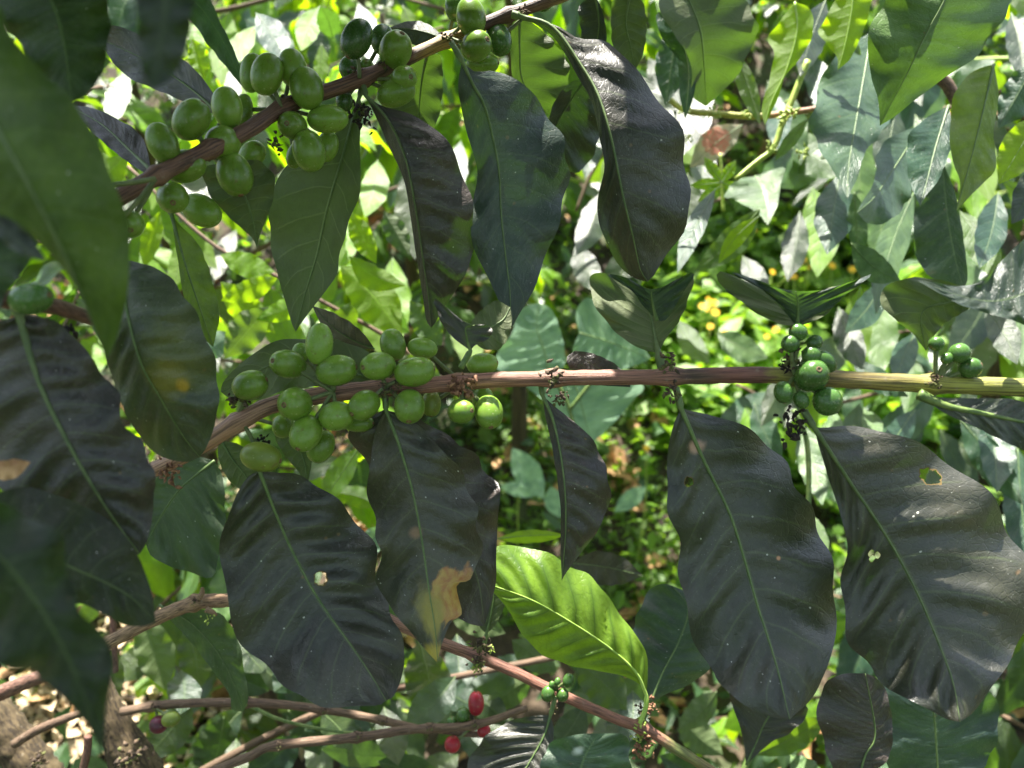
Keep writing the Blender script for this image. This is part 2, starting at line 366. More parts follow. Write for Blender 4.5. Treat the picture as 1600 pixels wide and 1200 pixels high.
def berry(par, x, y, rx, ry, ang=0, d=.4, scar=None, mat=M_BERRY, name='coffee_cherry', stalk=None):
    """a coffee cherry seen at pixel x, y; half axes rx (across) and ry (long) in pixels, long axis turned ang degrees; scar = pixel of its navel"""
    c = P(x, y, d); k = d / FPX; a, b = rx * k * .95, ry * k * 1.04
    long_ = np.array((math.sin(R(ang)), math.cos(R(ang)), 0))
    tilt = 0
    if scar is not None:
        sx, sy = (scar[0] - x) * k, -(scar[1] - y) * k
        r_ = math.hypot(sx, sy); zz = math.sqrt(max(0, 1 - min(.98, (r_ / max(a, b))) ** 2))
        ax = np.array((sx, sy, zz * max(a, b) * 1.0)); ax /= np.linalg.norm(ax)
    else: ax = long_ * (1 if random.random() < .5 else -1); ax = ax + np.array((0, 0, random.uniform(-.15, .15))); ax /= np.linalg.norm(ax)
    h = np.cross(ax, (0.1, .2, 1)); h /= np.linalg.norm(h); g_ = np.cross(ax, h)
    la = max(a, b); lb = min(a, b)
    if scar is not None: la = max(la, lb * 1.12)
    V, F = [], []; nu, nvv = 20, 26
    for i in range(nu + 1):
        th = math.pi * i / nu
        for j in range(nvv):
            p = 2 * math.pi * j / nvv
            rr = math.sin(th); zz = math.cos(th)
            rr = abs(rr) ** .93
            fl = 1 - .05 * math.exp(-(math.sin(p) / .16) ** 2) * rr   # the seam between the two seeds
            dm = 1 - .06 * math.exp(-(th / .22) ** 2)
            V.append(ax * la * zz * dm + (h * math.cos(p) * fl * 1.03 + g_ * math.sin(p) * .97) * lb * rr)
    for i in range(nu):
        for j in range(nvv):
            j2 = (j + 1) % nvv; F.append((i * nvv + j, (i + 1) * nvv + j, (i + 1) * nvv + j2, i * nvv + j2))
    V = np.array(V); V = c + V @ RM.T
    o = mesh(name, V, F, mat, par)
    # navel: a low rough ring and disc at the end
    V, F = [], []; ns_ = 12; axw = RM @ ax; hw, gw = RM @ h, RM @ g_
    tip = c + axw * la * .945; R0 = lb * .17
    prof_ = [(1.25, -.06), (1.0, .035), (.72, .05), (.45, -.01), (.05, .0)]
    for q, z in prof_:
        for j in range(ns_):
            p = 2 * math.pi * j / ns_; V.append(tip + axw * z * la + (hw * math.cos(p) + gw * math.sin(p)) * R0 * q * (1 + .18 * (random.random() - .5)))
    for i in range(len(prof_) - 1):
        for j in range(ns_):
            j2 = (j + 1) % ns_; F.append((i * ns_ + j, (i + 1) * ns_ + j, (i + 1) * ns_ + j2, i * ns_ + j2))
    mesh('scar', V, F, M_SCAR, o)
    if stalk is not None:
        e = P(stalk[0], stalk[1], d + .004); s0 = c + (e - c) / np.linalg.norm(e - c) * lb * .8
        v, f, u_ = tube(spline(np.array([s0, (s0 + e) / 2 + RM @ np.array((0, 0, -.001)), e]), 6), [.0011] * 6, 6)
        mesh('fruit_stalk', v, f, M_PED, par)
    return o

def tuft(par, x, y, r, d, mat=M_TUFT, n=26, name='dry_bracts', hang=0, seed=None):
    """the crumbled bracts and dead flowers at a node"""
    rr = random.Random(seed if seed is not None else int(x * 3 + y)); J = Join(); k = d / FPX
    for i in range(n):
        c = np.array((rr.gauss(0, .38) * r, rr.gauss(0, .38) * r - hang * rr.random() * r, rr.uniform(-.5, .5) * r)) * k
        di = np.array((rr.gauss(0, 1), rr.gauss(0, 1) - hang * .8, rr.gauss(0, .8))); di /= np.linalg.norm(di)
        L = rr.uniform(.2, .62) * r * k; wd = rr.uniform(.06, .16) * r * k
        b = np.cross(di, (rr.random(), rr.random(), rr.random())); b /= np.linalg.norm(b) + 1e-9
        p0 = c; p1 = c + di * L * .55 + b * L * .15; p2 = c + di * L + b * L * rr.uniform(.1, .5)
        pts = np.array([p0, p1, p2]) @ RM.T + P(x, y, d)
        v, f, u_ = tube(spline(pts, 5), [wd * .9, wd * 1.1, wd, wd * .6, wd * .15], 5, .5)
        J.add(v, f, u_)
    return J.obj(name, mat, par)

# ------------------------------------------------------------------ hillside ground
M_STRAW = simple_mat('straw_litter', (.30, .21, .12), (.62, .50, .33), 60, .8, .5, dist=.001)
def ground_z(x, y):
    base = np.interp(y, [-3, .6, 1.5, 2.4, 4, 7, 14], [-.55, -.12, .10, .50, 1.45, 3.4, 6.5])
    return base + .05 * np.sin(x * 2.1 + y) + .03 * np.sin(x * 5.3 - y * 3.1) + .02 * np.sin(x * 13 + y * 11)
xs = np.linspace(-9, 9, 150); ys = np.linspace(-3, 14, 150); V = [(x, y, float(ground_z(x, y)) + rng.normal(0, .008)) for y in ys for x in xs]
F = [(j * 150 + i, j * 150 + i + 1, (j + 1) * 150 + i + 1, (j + 1) * 150 + i) for j in range(149) for i in range(149)]
M_SOIL = simple_mat('soil', (.018, .013, .009), (.07, .048, .03), 14, .95, 1.0, dist=.02, c3=(.05, .06, .025))
tag(mesh('ground', V, F, M_SOIL), 'brown soil of the shaded hillside', kind='structure')

def scatter_blades(name, label, mat, n, size, region, colr, lift=.05, upright=.5, shape='leaf', colors=None, cat=None):
    """many small leaves lying or standing on the hillside, one object"""
    V = np.zeros((n * 7, 3)); F = []
    tmpl = np.array([(0, 0, 0), (.3, .2, .05), (.7, .17, .06), (1, 0, -.05), (.7, -.17, .06), (.3, -.2, .05), (.5, 0, 0)])
    fc = [(0, 6, 1), (1, 6, 2), (2, 6, 3), (3, 6, 4), (4, 6, 5), (5, 6, 0)]
    U = np.zeros((n * 7, 2)); tu = np.array([(.5, 0), (1, .3), (1, .7), (.5, 1), (0, .7), (0, .3), (.5, .5)])
    clump = [(rng.uniform(region[0], region[1]), rng.uniform(region[2], region[3]), rng.uniform(.03, .14)) for _ in range(max(3, n // 14))]
    for i in range(n):
        cx, cy, cr = clump[rng.integers(len(clump))]
        x = cx + rng.normal(0, cr * .5); y = cy + rng.normal(0, cr * .5); z = float(ground_z(x, y)) + abs(rng.normal(0, lift))
        yaw = rng.uniform(0, 6.28); pit = rng.normal(upright * .3, .45); rol = rng.normal(0, .5); s = size * rng.uniform(.5, 1.5)
        Mx = np.array(Matrix.Rotation(yaw, 3, 'Z') @ Matrix.Rotation(-pit, 3, 'Y') @ Matrix.Rotation(rol, 3, 'X'))
        T = tmpl.copy(); T[:, 1] *= rng.uniform(.8, 1.7); T[:, 2] *= rng.uniform(-1, 3)
        V[i * 7:i * 7 + 7] = (T * s) @ Mx.T + (x, y, z); U[i * 7:i * 7 + 7] = tu
        F += [tuple(i * 7 + k for k in f) for f in fc]
    o = mesh(name, V, F, mat, uv=U, smooth=False, color=colr)
    return tag(o, label, cat, kind='stuff')
scatter_blades('leaf_litter', 'brown dead leaves littering the soil', M_DRY, 5000, .065, (-3.2, 3.2, .3, 4.6), (.3, .2, .1), lift=.012, upright=0)
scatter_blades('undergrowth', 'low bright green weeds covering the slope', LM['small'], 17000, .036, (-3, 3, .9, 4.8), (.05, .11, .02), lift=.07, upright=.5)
scatter_blades('leaf_litter', 'pale straw-coloured dry litter by the mossy trunks', M_STRAW, 5000, .035, (-1.5, -.35, .75, 1.9), (.5, .4, .25), lift=.012, upright=0)  # sunlight on this corner is put into the pale litter colour
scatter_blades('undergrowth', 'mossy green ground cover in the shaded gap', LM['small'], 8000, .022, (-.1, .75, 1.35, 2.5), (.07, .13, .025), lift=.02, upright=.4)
scatter_blades('undergrowth', 'sunlit clump of bright weeds around the yellow flowers', LM['small'], 4200, .075, (.45, 1.6, 1.8, 2.9), (.13, .24, .04), lift=.12, upright=.5)  # leaf colour brightened so the clump reads as sunlit
scatter_blades('undergrowth', 'scattered darker ground leaves among the litter', LM['gloss'], 9000, .06, (-3, 3, .5, 4.8), (.03, .07, .03), lift=.08, upright=.5)

# ------------------------------------------------------------------ colours of blades (base colours)
DK = (.025, .025, .020); DG = (.022, .035, .020); BG_ = (.017, .036, .028); OL = (.05, .075, .025); BR = (.030, .022, .022)
# ================================================================== the upper fruiting branch
A = thing('coffee_branch', 'reddish woody coffee branch rising across the top, loaded with dense green cherry clusters', 'branch', P(160, 325, .33), 'fruiting coffee branches')
dA = lambda x: float(np.interp(x, [100, 250, 450, 700, 960], [.30, .345, .39, .42, .44]))
M_STA = stem_material('bark_upper', [(0, (.15, .085, .06)), (.5, (.15, .085, .06)), (.60, (.12, .06, .05)), (.63, (.36, .24, .08)), (.70, (.38, .27, .09)), (.74, (.08, .04, .04)), (.85, (.15, .09, .06)), (.9, (.30, .24, .10)), (1, (.15, .09, .07))])
stem(A, [(148, 331), (250, 272), (375, 210), (450, 165), (560, 125), (660, 80), (700, 62), (770, 32), (860, 0), (980, -45)], [14, 13, 12.5, 12, 11, 10, 10, 9], [.31, .33, .36, .385, .40, .415, .42, .43, .435, .44], M_STA, 90,
     nodes=[(243, 278, .35, 9), (330, 238, .3, 9), (440, 168, .35, 9), (566, 124, .35, 9), (700, 60, .3, 8), (800, 22, .3, 8)])
for x, y, r in ((243, 279, 13), (322, 236, 15), (440, 168, 15), (562, 120, 16), (700, 58, 13), (430, 225, 16), (570, 175, 14), (600, 105, 14), (818, 18, 12)): tuft(A, x, y, r, dA(x) - .004, M_TUFT)
tuft(A, 566, 165, 20, .40, M_BLACK, hang=1.2)
UB = [(417, 116, 25, 32, 15, None), (394, 114, 19, 29, 8, None), (457, 106, 23, 28, -5, None), (479, 138, 27, 32, -12, None), (457, 196, 23, 24, 0, (455, 201)), (512, 186, 22, 31, 88, None),
      (483, 236, 26, 31, -10, None), (511, 229, 18, 24, 15, None), (462, 243, 14, 20, 20, None), (299, 187, 27, 33, 38, None), (355, 168, 24, 31, -8, None), (380, 172, 15, 25, 5, None),
      (348, 223, 28, 26, 0, (356, 230)), (254, 224, 24, 31, -20, None), (288, 260, 26, 33, 80, None), (394, 241, 19, 22, 40, None), (367, 273, 28, 33, -15, None), (375, 285, 20, 24, 10, None),
      (270, 309, 25, 28, -40, (281, 323)), (315, 329, 25, 31, -60, None), (202, 350, 23, 21, 0, (212, 362)), (174, 360, 22, 28, 30, None), (149, 292, 20, 30, 10, None),
      (557, 61, 24, 31, 28, None), (598, 62, 20, 23, 0, None), (618, 78, 26, 29, -25, (632, 60)), (573, 106, 12, 14, 0, (575, 98)), (546, 107, 17, 18, 0, None), (601, 122, 13, 15, 0, None),
      (631, 123, 21, 22, 0, (645, 127)), (619, 145, 22, 30, 75, None), (736, 27, 24, 29, -10, None), (712, 10, 18, 22, 0, None), (744, 72, 24, 25, 0, (763, 69)), (779, 62, 21, 25, -20, None),
      (754, 100, 17, 25, 90, None), (538, 158, 14, 16, 0, None), (849, 2, 16, 14, 0, None), (868, -8, 14, 14, 0, None)]
UN = [(243, 279), (322, 236), (440, 168), (562, 122), (700, 58), (830, 15)]
for x, y, rx, ry, an, sc_ in UB:
    nb = min(UN, key=lambda q: (q[0] - x) ** 2 + (q[1] - y) ** 2)
    small = rx < 20
    dd = dA(x) + (.010 if small else -.010) + random.uniform(-.003, .003)
    if (x, y) in ((394, 114), (380, 172), (511, 229), (375, 285), (315, 329), (779, 62), (754, 100), (598, 62)): dd = dA(x) + .008
    berry(A, x, y, rx, ry, an, dd, sc_, M_BERRYD if y in (61, 62, 107, 158, 10, 2, -8) else M_BERRY, stalk=nb)
# its leaves
leaf(A, [(562, 150), (545, 210), (528, 268), (510, 332), (495, 400), (476, 462), (462, 518)], [(538, 195), (500, 222), (450, 258), (427, 288), (421, 325), (421, 362), (431, 420), (445, 468), (455, 503)],
     [(566, 175), (562, 228), (564, 292), (551, 330), (541, 362), (530, 402), (525, 432), (503, 462), (478, 495)], [.41, .42, .44, .45], fold=(.15, -.25), col=OL, mat='dull', top=False, rib=M_RIB, stalk=[(566, 132)], label='dull olive leaf showing its pale underside, a dried wisp stuck to it')
leaf(A, [(352, 255), (380, 300), (395, 345), (402, 388)], [(318, 262), (322, 292), (345, 326), (372, 352), (394, 372)], [(400, 250), (424, 268), (430, 292), (421, 330), (406, 368)], [.37, .39], col=OL, mat='dull', top=False, nt_=30)
leaf(A, [(236, 266), (200, 232), (160, 195), (106, 164)], [(228, 228), (214, 205), (182, 185), (142, 168)], [(226, 270), (190, 246), (150, 212), (122, 182)], [.36, .40], fold=(.4, -.6), col=BR, nt_=30)
leaf(A, [(345, 180), (300, 140), (240, 100), (160, 62)], [(345, 165), (322, 130), (292, 98), (210, 50), (165, 40)], [(315, 172), (268, 150), (200, 120), (168, 85)], [.42, .46], fold=(-.3, .3), col=DK, nt_=30)
leaf(A, [(572, 150), (608, 190), (634, 250), (648, 320), (660, 400), (670, 470), (674, 512)], [(585, 178), (606, 225), (632, 285), (642, 345), (651, 405), (660, 460), (666, 500)],
     [(598, 166), (640, 178), (690, 210), (722, 268), (739, 330), (738, 400), (716, 448), (692, 483), (678, 508)], [.40, .395, .41, .43], fold=(1.4, -.35), curl=(0, .5), col=BR, pk=1.5, rib=M_RIBD, stalk=[(566, 128)], label='dark brownish leaf hanging edge-on, quilted between its veins')
leaf(A, [(722, 95), (738, 130), (757, 165), (770, 215), (780, 270), (783, 335), (790, 400), (797, 460), (797, 516)], [(716, 130), (720, 165), (727, 202), (741, 242), (745, 290), (735, 335), (742, 390), (765, 440), (785, 482)],
     [(742, 112), (772, 111), (812, 126), (845, 165), (878, 215), (888, 262), (882, 312), (868, 362), (852, 402), (835, 450), (812, 490)], [.385, .405, .415, .41], fold=(-.35, .3), curl=(.4, .25), col=BG_, pk=.7, wave=1.3, rib=M_RIB, stalk=[(705, 66)], label='broad blue-green leaf hanging below the middle cherry cluster')
leaf(A, [(812, 26), (862, 42), (905, 98), (935, 150), (957, 225), (972, 300), (990, 375), (1000, 420), (1012, 440)], [(840, 40), (868, 62), (902, 118), (925, 160), (936, 215), (945, 262), (932, 320), (945, 372), (965, 412), (990, 434)],
     [(870, 40), (905, 60), (950, 65), (985, 100), (1030, 155), (1062, 200), (1072, 260), (1078, 322), (1068, 362), (1040, 400), (1022, 430)], [.415, .41, .40, .41, .43], fold=(.9, .10), curl=(0, .3), col=DK, pk=1.3, wave=1.4, rib=M_RIB, ribw=1.5, stalk=[(800, 22)], label='largest dark leaf on the upper branch with a thick green stalk')
leaf(A, [(812, 20), (812, 80), (818, 130), (856, 180)], [(800, 40), (798, 90), (808, 140)], [(860, 60), (888, 100), (885, 145), (868, 172)], [.46, .49], col=(.06, .08, .035), mat='dull', top=False, nt_=30)
leaf(A, [(918, 120), (890, 160), (868, 200), (860, 245)], [(890, 130), (866, 160), (856, 200)], [(935, 160), (938, 205), (925, 245), (900, 270)], [.47, .50], fold=(-.6, .5), col=DG, nt_=30)
leaf(A, [(668, 84), (660, 120), (655, 165), (652, 212)], [(640, 95), (605, 120), (590, 150), (610, 190), (640, 212)], [(688, 88), (692, 130), (686, 180), (672, 208)], [.44, .47], fold=(.1, -.4), col=(.045, .07, .03), mat='dull', top=False, nt_=30)
sl(A, (696, 62), (606, 44), 24, 14, .46, 6, col=DG, fold=(.3, .5))
leaf(A, [(985, -12), (978, 35), (985, 70), (993, 110)], [(958, 0), (955, 45), (960, 80), (980, 103)], [(1005, 5), (1010, 40), (1006, 80)], [.47, .49], col=OL, mat='dull', top=False, nt_=30, patches=None)
leaf(A, [(930, -8), (935, 25), (935, 50), (925, 95)], [(905, 10), (908, 50), (912, 80)], [(942, 20), (948, 60), (940, 85)], [.48, .5], col=DG, nt_=24)

# ================================================================== the middle branch
B = thing('coffee_branch', 'coffee branch running level through the middle, brown bark turning yellow-green towards its thin end', 'branch', P(320, 695, .36), 'fruiting coffee branches')
dB = lambda x: float(np.interp(x, [150, 320, 600, 900, 1250, 1600], [.385, .38, .385, .39, .365, .35]))
M_STB = stem_material('bark_middle', [(0, (.32, .20, .14)), (.22, (.33, .20, .14)), (.36, (.27, .14, .10)), (.5, (.24, .13, .095)), (.60, (.25, .13, .10)), (.62, (.10, .07, .05)), (.66, (.18, .08, .065)), (.695, (.16, .08, .07)), (.71, (.24, .24, .05)), (.74, (.10, .12, .04)), (.76, (.22, .17, .06)), (.83, (.23, .20, .05)), (.9, (.24, .25, .05)), (1, (.22, .25, .05))])  # paler brown of the first stops stands for sun on that end
stem(B, [(200, 752), (262, 724), (320, 692), (380, 655), (435, 630), (530, 614), (600, 606), (665, 602), (766, 594), (834, 592), (918, 590), (1036, 589), (1150, 586), (1230, 587), (1320, 593), (1450, 600), (1640, 607)],
     [11, 14, 14, 13.5, 13, 12.5, 12, 12.5, 13, 13.5, 14, 14, 15], [.39, .385, .38, .375, .38, .385, .385, .385, .39, .39, .39, .385, .375, .368, .36, .355, .35], M_STB, 130,
     nodes=[(372, 660, .25, 12), (600, 606, .2, 12), (720, 598, .25, 14), (862, 592, .35, 12), (1050, 589, .4, 12), (1240, 588, .3, 16), (1462, 600, .35, 10)])
for x, y, r, h in ((372, 632, 22, -.6), (535, 640, 14, .3), (602, 610, 14, .3), (862, 588, 22, .2), (875, 615, 16, .8), (1045, 570, 20, 0), (1052, 610, 18, .4), (1236, 560, 22, 0), (1462, 596, 14, 0), (540, 580, 12, -.4), (625, 598, 12, 0)):
    tuft(B, x, y, r, dB(x) - .010, M_TUFT, hang=h)
tuft(B, 722, 602, 26, .378, M_BRACT, 40, 'rusty_bracts'); tuft(B, 410, 690, 16, .38, M_BLACK)
tuft(B, 1240, 640, 24, .36, M_BLACK, 34, hang=1.6); tuft(B, 1228, 570, 15, .36, M_BLACK, 20); tuft(B, 265, 728, 22, .37, M_BRACT, 26, 'rusty_bracts', hang=.8)
tuft(B, 1250, 665, 13, .36, M_BLACK, 16, hang=1)
LB = [(499, 538, 22, 32, 5, None), (450, 569, 23, 30, 80, (433, 564)), (526, 579, 25, 31, 80, None), (391, 602, 24, 27, 70, None), (461, 631, 27, 25, 0, (452, 632)), (442, 666, 17, 18, 0, None), (478, 677, 25, 30, 15, (470, 701)),
      (501, 697, 22, 26, 20, None), (526, 650, 24, 27, 80, None), (408, 714, 24, 31, -78, None), (614, 539, 21, 25, -15, None), (591, 572, 23, 30, 5, (571, 575)), (660, 544, 17, 23, -80, None), (648, 581, 24, 31, 80, None),
      (754, 569, 18, 24, 85, None), (569, 633, 23, 27, -30, (553, 647)), (560, 661, 15, 24, 90, None), (640, 635, 25, 27, 0, (641, 659)), (674, 631, 16, 20, 0, None), (721, 643, 20, 24, 75, (739, 641)), (764, 644, 23, 27, 0, (768, 668)), (755, 625, 18, 20, 0, None),
      (470, 551, 14, 15, 0, None)]
LNn = [(372, 648), (520, 612), (602, 604), (722, 598)]
for x, y, rx, ry, an, sc_ in LB:
    nb = min(LNn, key=lambda q: (q[0] - x) ** 2 + (q[1] - y) ** 2)
    dd = dB(x) + (.012 if rx < 20 or (x, y) in ((614, 539), (501, 697), (498, 538)) else -.012)
    berry(B, x, y, rx, ry, an, dd, sc_, M_OLIVE if (x, y) in ((408, 714), (674, 631)) else M_BERRY, stalk=nb)
for x, y, rx, ry, sc_ in [(1268, 587, 27, 28, (1269, 577)), (1224, 613, 15, 17, None), (1293, 627, 24, 21, None), (1252, 625, 12, 14, None), (1235, 537, 15, 13, None), (1247, 519, 14, 14, None), (1273, 535, 12, 12, None), (1291, 565, 14, 19, None), (1268, 555, 16, 14, None)]:
    berry(B, x, y, rx, ry, random.uniform(-60, 60), .352, sc_, M_BERRYD, stalk=(1242, 588))
for x, y, rx, ry, sc_ in [(1499, 552, 17, 15, None), (1516, 575, 18, 15, (1527, 569)), (1463, 537, 12, 11, None), (1480, 560, 9, 10, None)]:
    berry(B, x, y, rx, ry, 60, .350, sc_, M_BERRYD, stalk=(1464, 598))
# its leaves
leaf(B, [(188, 405), (195, 470), (217, 560), (250, 622), (285, 680), (312, 714)], [(172, 440), (163, 500), (166, 560), (186, 620), (215, 678), (250, 712), (290, 722)],
     [(215, 410), (262, 430), (310, 498), (334, 560), (342, 620), (334, 668), (322, 700)], [.33, .32, .33, .35], fold=(.5, .05), curl=(0, .45), col=(.042, .06, .03), pk=1.5, patches=[(265, 560, 70, (.085, .11, .02)), (262, 590, 40, (.16, .16, .02)), (281, 600, 13, (.38, .26, .02)), (235, 680, 30, (.07, .10, .02))], label='glossy leaf with a spreading yellow blotch beside its midrib')
leaf(B, [(268, 335), (280, 380), (295, 430), (312, 480), (333, 542)], [(272, 370), (280, 420), (285, 455), (300, 500), (318, 528)], [(282, 352), (312, 385), (332, 440), (343, 490), (338, 520)], [.37, .385], fold=(-.4, .5), col=OL, mat='satin', rib=M_RIB, nt_=30, stalk=[(262, 318)])
leaf(B, [(405, 735), (430, 800), (460, 868), (500, 940), (550, 1010), (580, 1055), (603, 1094)], [(385, 748), (362, 790), (347, 840), (345, 890), (358, 955), (385, 1012), (420, 1048), (462, 1082), (500, 1104), (560, 1103), (592, 1102)],
     [(432, 738), (466, 742), (505, 765), (548, 802), (582, 850), (592, 905), (612, 960), (632, 1010), (628, 1055), (615, 1088)], [.372, .385, .382, .352], fold=(-.28, .22), curl=(-.1, .3), col=DK, pk=1.5, wave=1.4, rib=M_RIB, stalk=[(402, 705), (398, 690, .004)],
     holes=[(500, 901, 10)], nt_=60, ns=18, label='broad dark leaf with silvery quilted sheen and one ragged hole near its middle')
leaf(B, [(603, 640), (625, 700), (645, 770), (660, 850), (670, 920), (680, 985), (684, 1036)], [(590, 665), (580, 705), (575, 760), (588, 830), (594, 860), (590, 905), (612, 955), (640, 985), (660, 1010)],
     [(620, 650), (652, 664), (692, 702), (728, 752), (746, 812), (750, 872), (735, 905), (712, 915), (723, 958), (705, 972), (690, 1008)], [.378, .382, .380, .365], fold=(.25, .1), curl=(.2, .3), col=(.034, .036, .022), mat='satin', pk=1.0, wave=1.8, rib=M_RIB, stalk=[(602, 618)],
     patches=[(700, 932, 27, 50, ((.33, .14, .03), (.42, .28, .06))), (676, 965, 26, 60, (.26, .23, .03)), (676, 1020, 22, (.42, .34, .04)), (650, 830, 12, (.2, .12, .06))], nt_=56, ns=16, label='tattered leaf with an orange and yellow dying patch at its torn lower edge')
leaf(B, [(600, 640), (650, 720), (700, 800), (745, 900), (757, 978)], [(565, 660), (545, 680), (575, 730), (640, 860), (700, 950), (735, 975)], [(655, 655), (705, 685), (742, 712), (782, 775), (775, 830), (776, 900), (765, 950)], [.40, .41], fold=(.1, .2), col=(.036, .024, .022), rib=None, wave=1.8, pk=.8)
leaf(B, [(848, 618), (866, 662), (880, 738), (884, 818), (878, 906)], [(852, 650), (861, 690), (870, 745), (876, 800), (876, 860)], [(868, 636), (888, 652), (922, 682), (946, 730), (953, 782), (934, 828), (905, 868), (886, 893)], [.395, .39, .40], fold=(.8, -.25), curl=(0, .4), col=BR, pk=1.4, rib=M_RIB, stalk=[(845, 600)], label='narrow dark leaf hanging alone from the middle of the branch')
leaf(B, [(1064, 638), (1100, 720), (1140, 802), (1165, 880), (1185, 950), (1212, 1035), (1234, 1124)], [(1052, 665), (1044, 710), (1042, 780), (1060, 850), (1066, 930), (1080, 990), (1112, 1040), (1125, 1070), (1160, 1100), (1205, 1120)],
     [(1080, 642), (1112, 649), (1162, 666), (1216, 710), (1258, 782), (1292, 852), (1300, 912), (1311, 960), (1300, 1010), (1290, 1050), (1268, 1092)], [.372, .382, .378, .35], fold=(-.20, .18), curl=(.1, .3), col=(.025, .028, .021), pk=1.5, wave=1.6, rib=M_RIB, ribw=1.2, stalk=[(1056, 605)],
     holes=[(1075, 752, 7)], patches=[(1088, 700, 14, (.45, .28, .20)), (1219, 874, 4, (.5, .25, .12))], nt_=64, ns=20, label='huge dark leaf with a bright green midrib, two small holes near its stalk end')
leaf(B, [(1272, 668), (1330, 756), (1385, 838), (1430, 920), (1465, 1000), (1490, 1070), (1500, 1128)], [(1280, 700), (1296, 750), (1312, 805), (1326, 860), (1314, 912), (1322, 985), (1355, 1040), (1398, 1082), (1450, 1108), (1480, 1124)],
     [(1290, 668), (1332, 666), (1402, 680), (1482, 720), (1532, 762), (1582, 832), (1602, 885), (1612, 950), (1585, 1020), (1552, 1070), (1522, 1112)], [.358, .37, .368, .345], fold=(.25, .05), curl=(0, .35), col=(.027, .028, .022), pk=1.6, wave=1.6, rib=M_RIBD, ribw=1.2, stalk=[(1256, 642)],
     holes=[(1455, 742, 13), (1360, 866, 5), (1367, 866, 5), (1363, 872, 5)], nt_=64, ns=20, label='huge dark leaf with a ragged hole in its upper half and a tiny heart-shaped hole')
# folded leaves that stand up from the nodes
leaf(B, [(1029, 552), (1022, 520), (1016, 480), (1018, 455)], [(1002, 545), (975, 530), (945, 500), (925, 465), (920, 432), (950, 428), (985, 440)], [(1040, 530), (1062, 500), (1078, 460), (1082, 428), (1050, 440), (1030, 452)], [.385, .40], fold=(.1, -.3), col=(.045, .055, .03), mat='dull', top=False, rib=M_RIBD, ribw=1.6, stalk=[(1036, 580)])
leaf(B, [(1026, 500), (1021, 480), (1018, 462), (1019, 452)], [(1005, 478), (985, 452), (950, 430), (975, 432), (1005, 448)], [(1040, 500), (1060, 470), (1085, 426), (1060, 436), (1035, 448)], [.38, .37], fold=(-.3, -.3), col=(.028, .042, .045), mat='gloss', rib=M_RIB, ribw=1.3, nt_=24)
leaf(B, [(1245, 510), (1244, 485), (1240, 460)], [(1215, 505), (1180, 488), (1150, 465), (1120, 440), (1128, 425), (1180, 445)], [(1262, 505), (1290, 492), (1320, 460), (1330, 445), (1290, 450)], [.365, .375], fold=(.2, -.2), col=(.05, .052, .028), mat='dull', top=False, rib=M_RIBD, nt_=30)
leaf(B, [(1246, 512), (1247, 490), (1246, 470), (1243, 455)], [(1228, 490), (1205, 465), (1175, 442), (1137, 424), (1180, 436), (1215, 450)], [(1262, 498), (1290, 488), (1320, 462), (1362, 430), (1330, 440), (1290, 452), (1262, 455)], [.36, .35], fold=(-.25, -.25), col=(.03, .044, .05), mat='gloss', rib=M_RIB, ribw=1.3, nt_=28, stalk=[(1243, 545)], label='winged dark blue-green leaf folded open above the young fruit')
leaf(B, [(1640, 445), (1560, 470), (1500, 462), (1434, 438)], [(1610, 378), (1592, 382), (1566, 405), (1540, 436), (1500, 447), (1462, 441)], [(1620, 510), (1590, 503), (1545, 490), (1500, 476), (1462, 455)], .34, fold=(.3, -.4), col=(.04, .055, .055), mat='gloss', rib=None)
leaf(B, [(1528, 470), (1478, 474), (1440, 490), (1447, 548)], [(1500, 446), (1440, 434), (1392, 442), (1376, 474), (1400, 500), (1425, 520)], [(1510, 485), (1478, 504), (1462, 522)], [.36, .37], col=(.06, .055, .03), mat='dull', top=False, rib=M_RIBD, label='tan leaf underside with a bright green lobe where light passes through')
leaf(B, [(1436, 616), (1478, 634), (1530, 645), (1640, 668)], [(1480, 622), (1530, 622), (1600, 628)], [(1475, 645), (1520, 665), (1570, 690), (1630, 712)], [.35, .34], fold=(.2, -.2), col=(.04, .05, .035), rib=M_STALK, ribw=2.6, label='leaf seen edge-on below the yellow-green end of the branch')
# small and partly hidden ones
leaf(B, [(735, 548), (730, 530), (728, 512), (742, 508)], [(705, 525), (688, 500), (678, 466), (700, 482), (722, 500)], [(742, 540), (762, 530), (770, 515), (755, 507)], [.375, .37], col=(.05, .05, .045), rib=M_STALK, nt_=20, ns=6, stalk=[(720, 575)])
leaf(B, [(735, 530), (760, 515), (785, 500), (797, 480)], [(735, 505), (752, 485), (775, 470)], [(755, 545), (780, 545), (795, 525), (800, 500)], [.385, .40], col=(.07, .075, .035), mat='dull', top=False, rib=M_RIB, nt_=24)
leaf(B, [(600, 596), (520, 575), (440, 565), (345, 612)], [(590, 560), (530, 532), (470, 530), (425, 535), (380, 565), (350, 595)], [(540, 600), (450, 610), (400, 625), (360, 622)], [.40, .42], col=(.075, .085, .03), mat='dull', top=False, rib=M_RIB)
leaf(B, [(440, 660), (462, 690), (475, 720), (481, 756)], [(430, 680), (440, 705), (462, 732)], [(470, 665), (490, 690), (486, 730)], .41, col=OL, mat='dull', top=False, nt_=20)
leaf(B, [(345, 688), (365, 720), (385, 745), (398, 770)], [(340, 705), (348, 735), (370, 762)], [(375, 695), (395, 715), (402, 745)], .42, col=OL, mat='dull', top=False, nt_=20)
leaf(B, [(898, 548), (912, 560), (940, 578), (985, 605)], [(885, 560), (895, 580), (930, 600)], [(925, 552), (960, 568), (982, 592)], .40, col=BR, rib=None, nt_=20)
sl(B, (585, 545), (488, 478), 14, 22, .43, -10, col=(.06, .06, .05), fold=(1, -1))

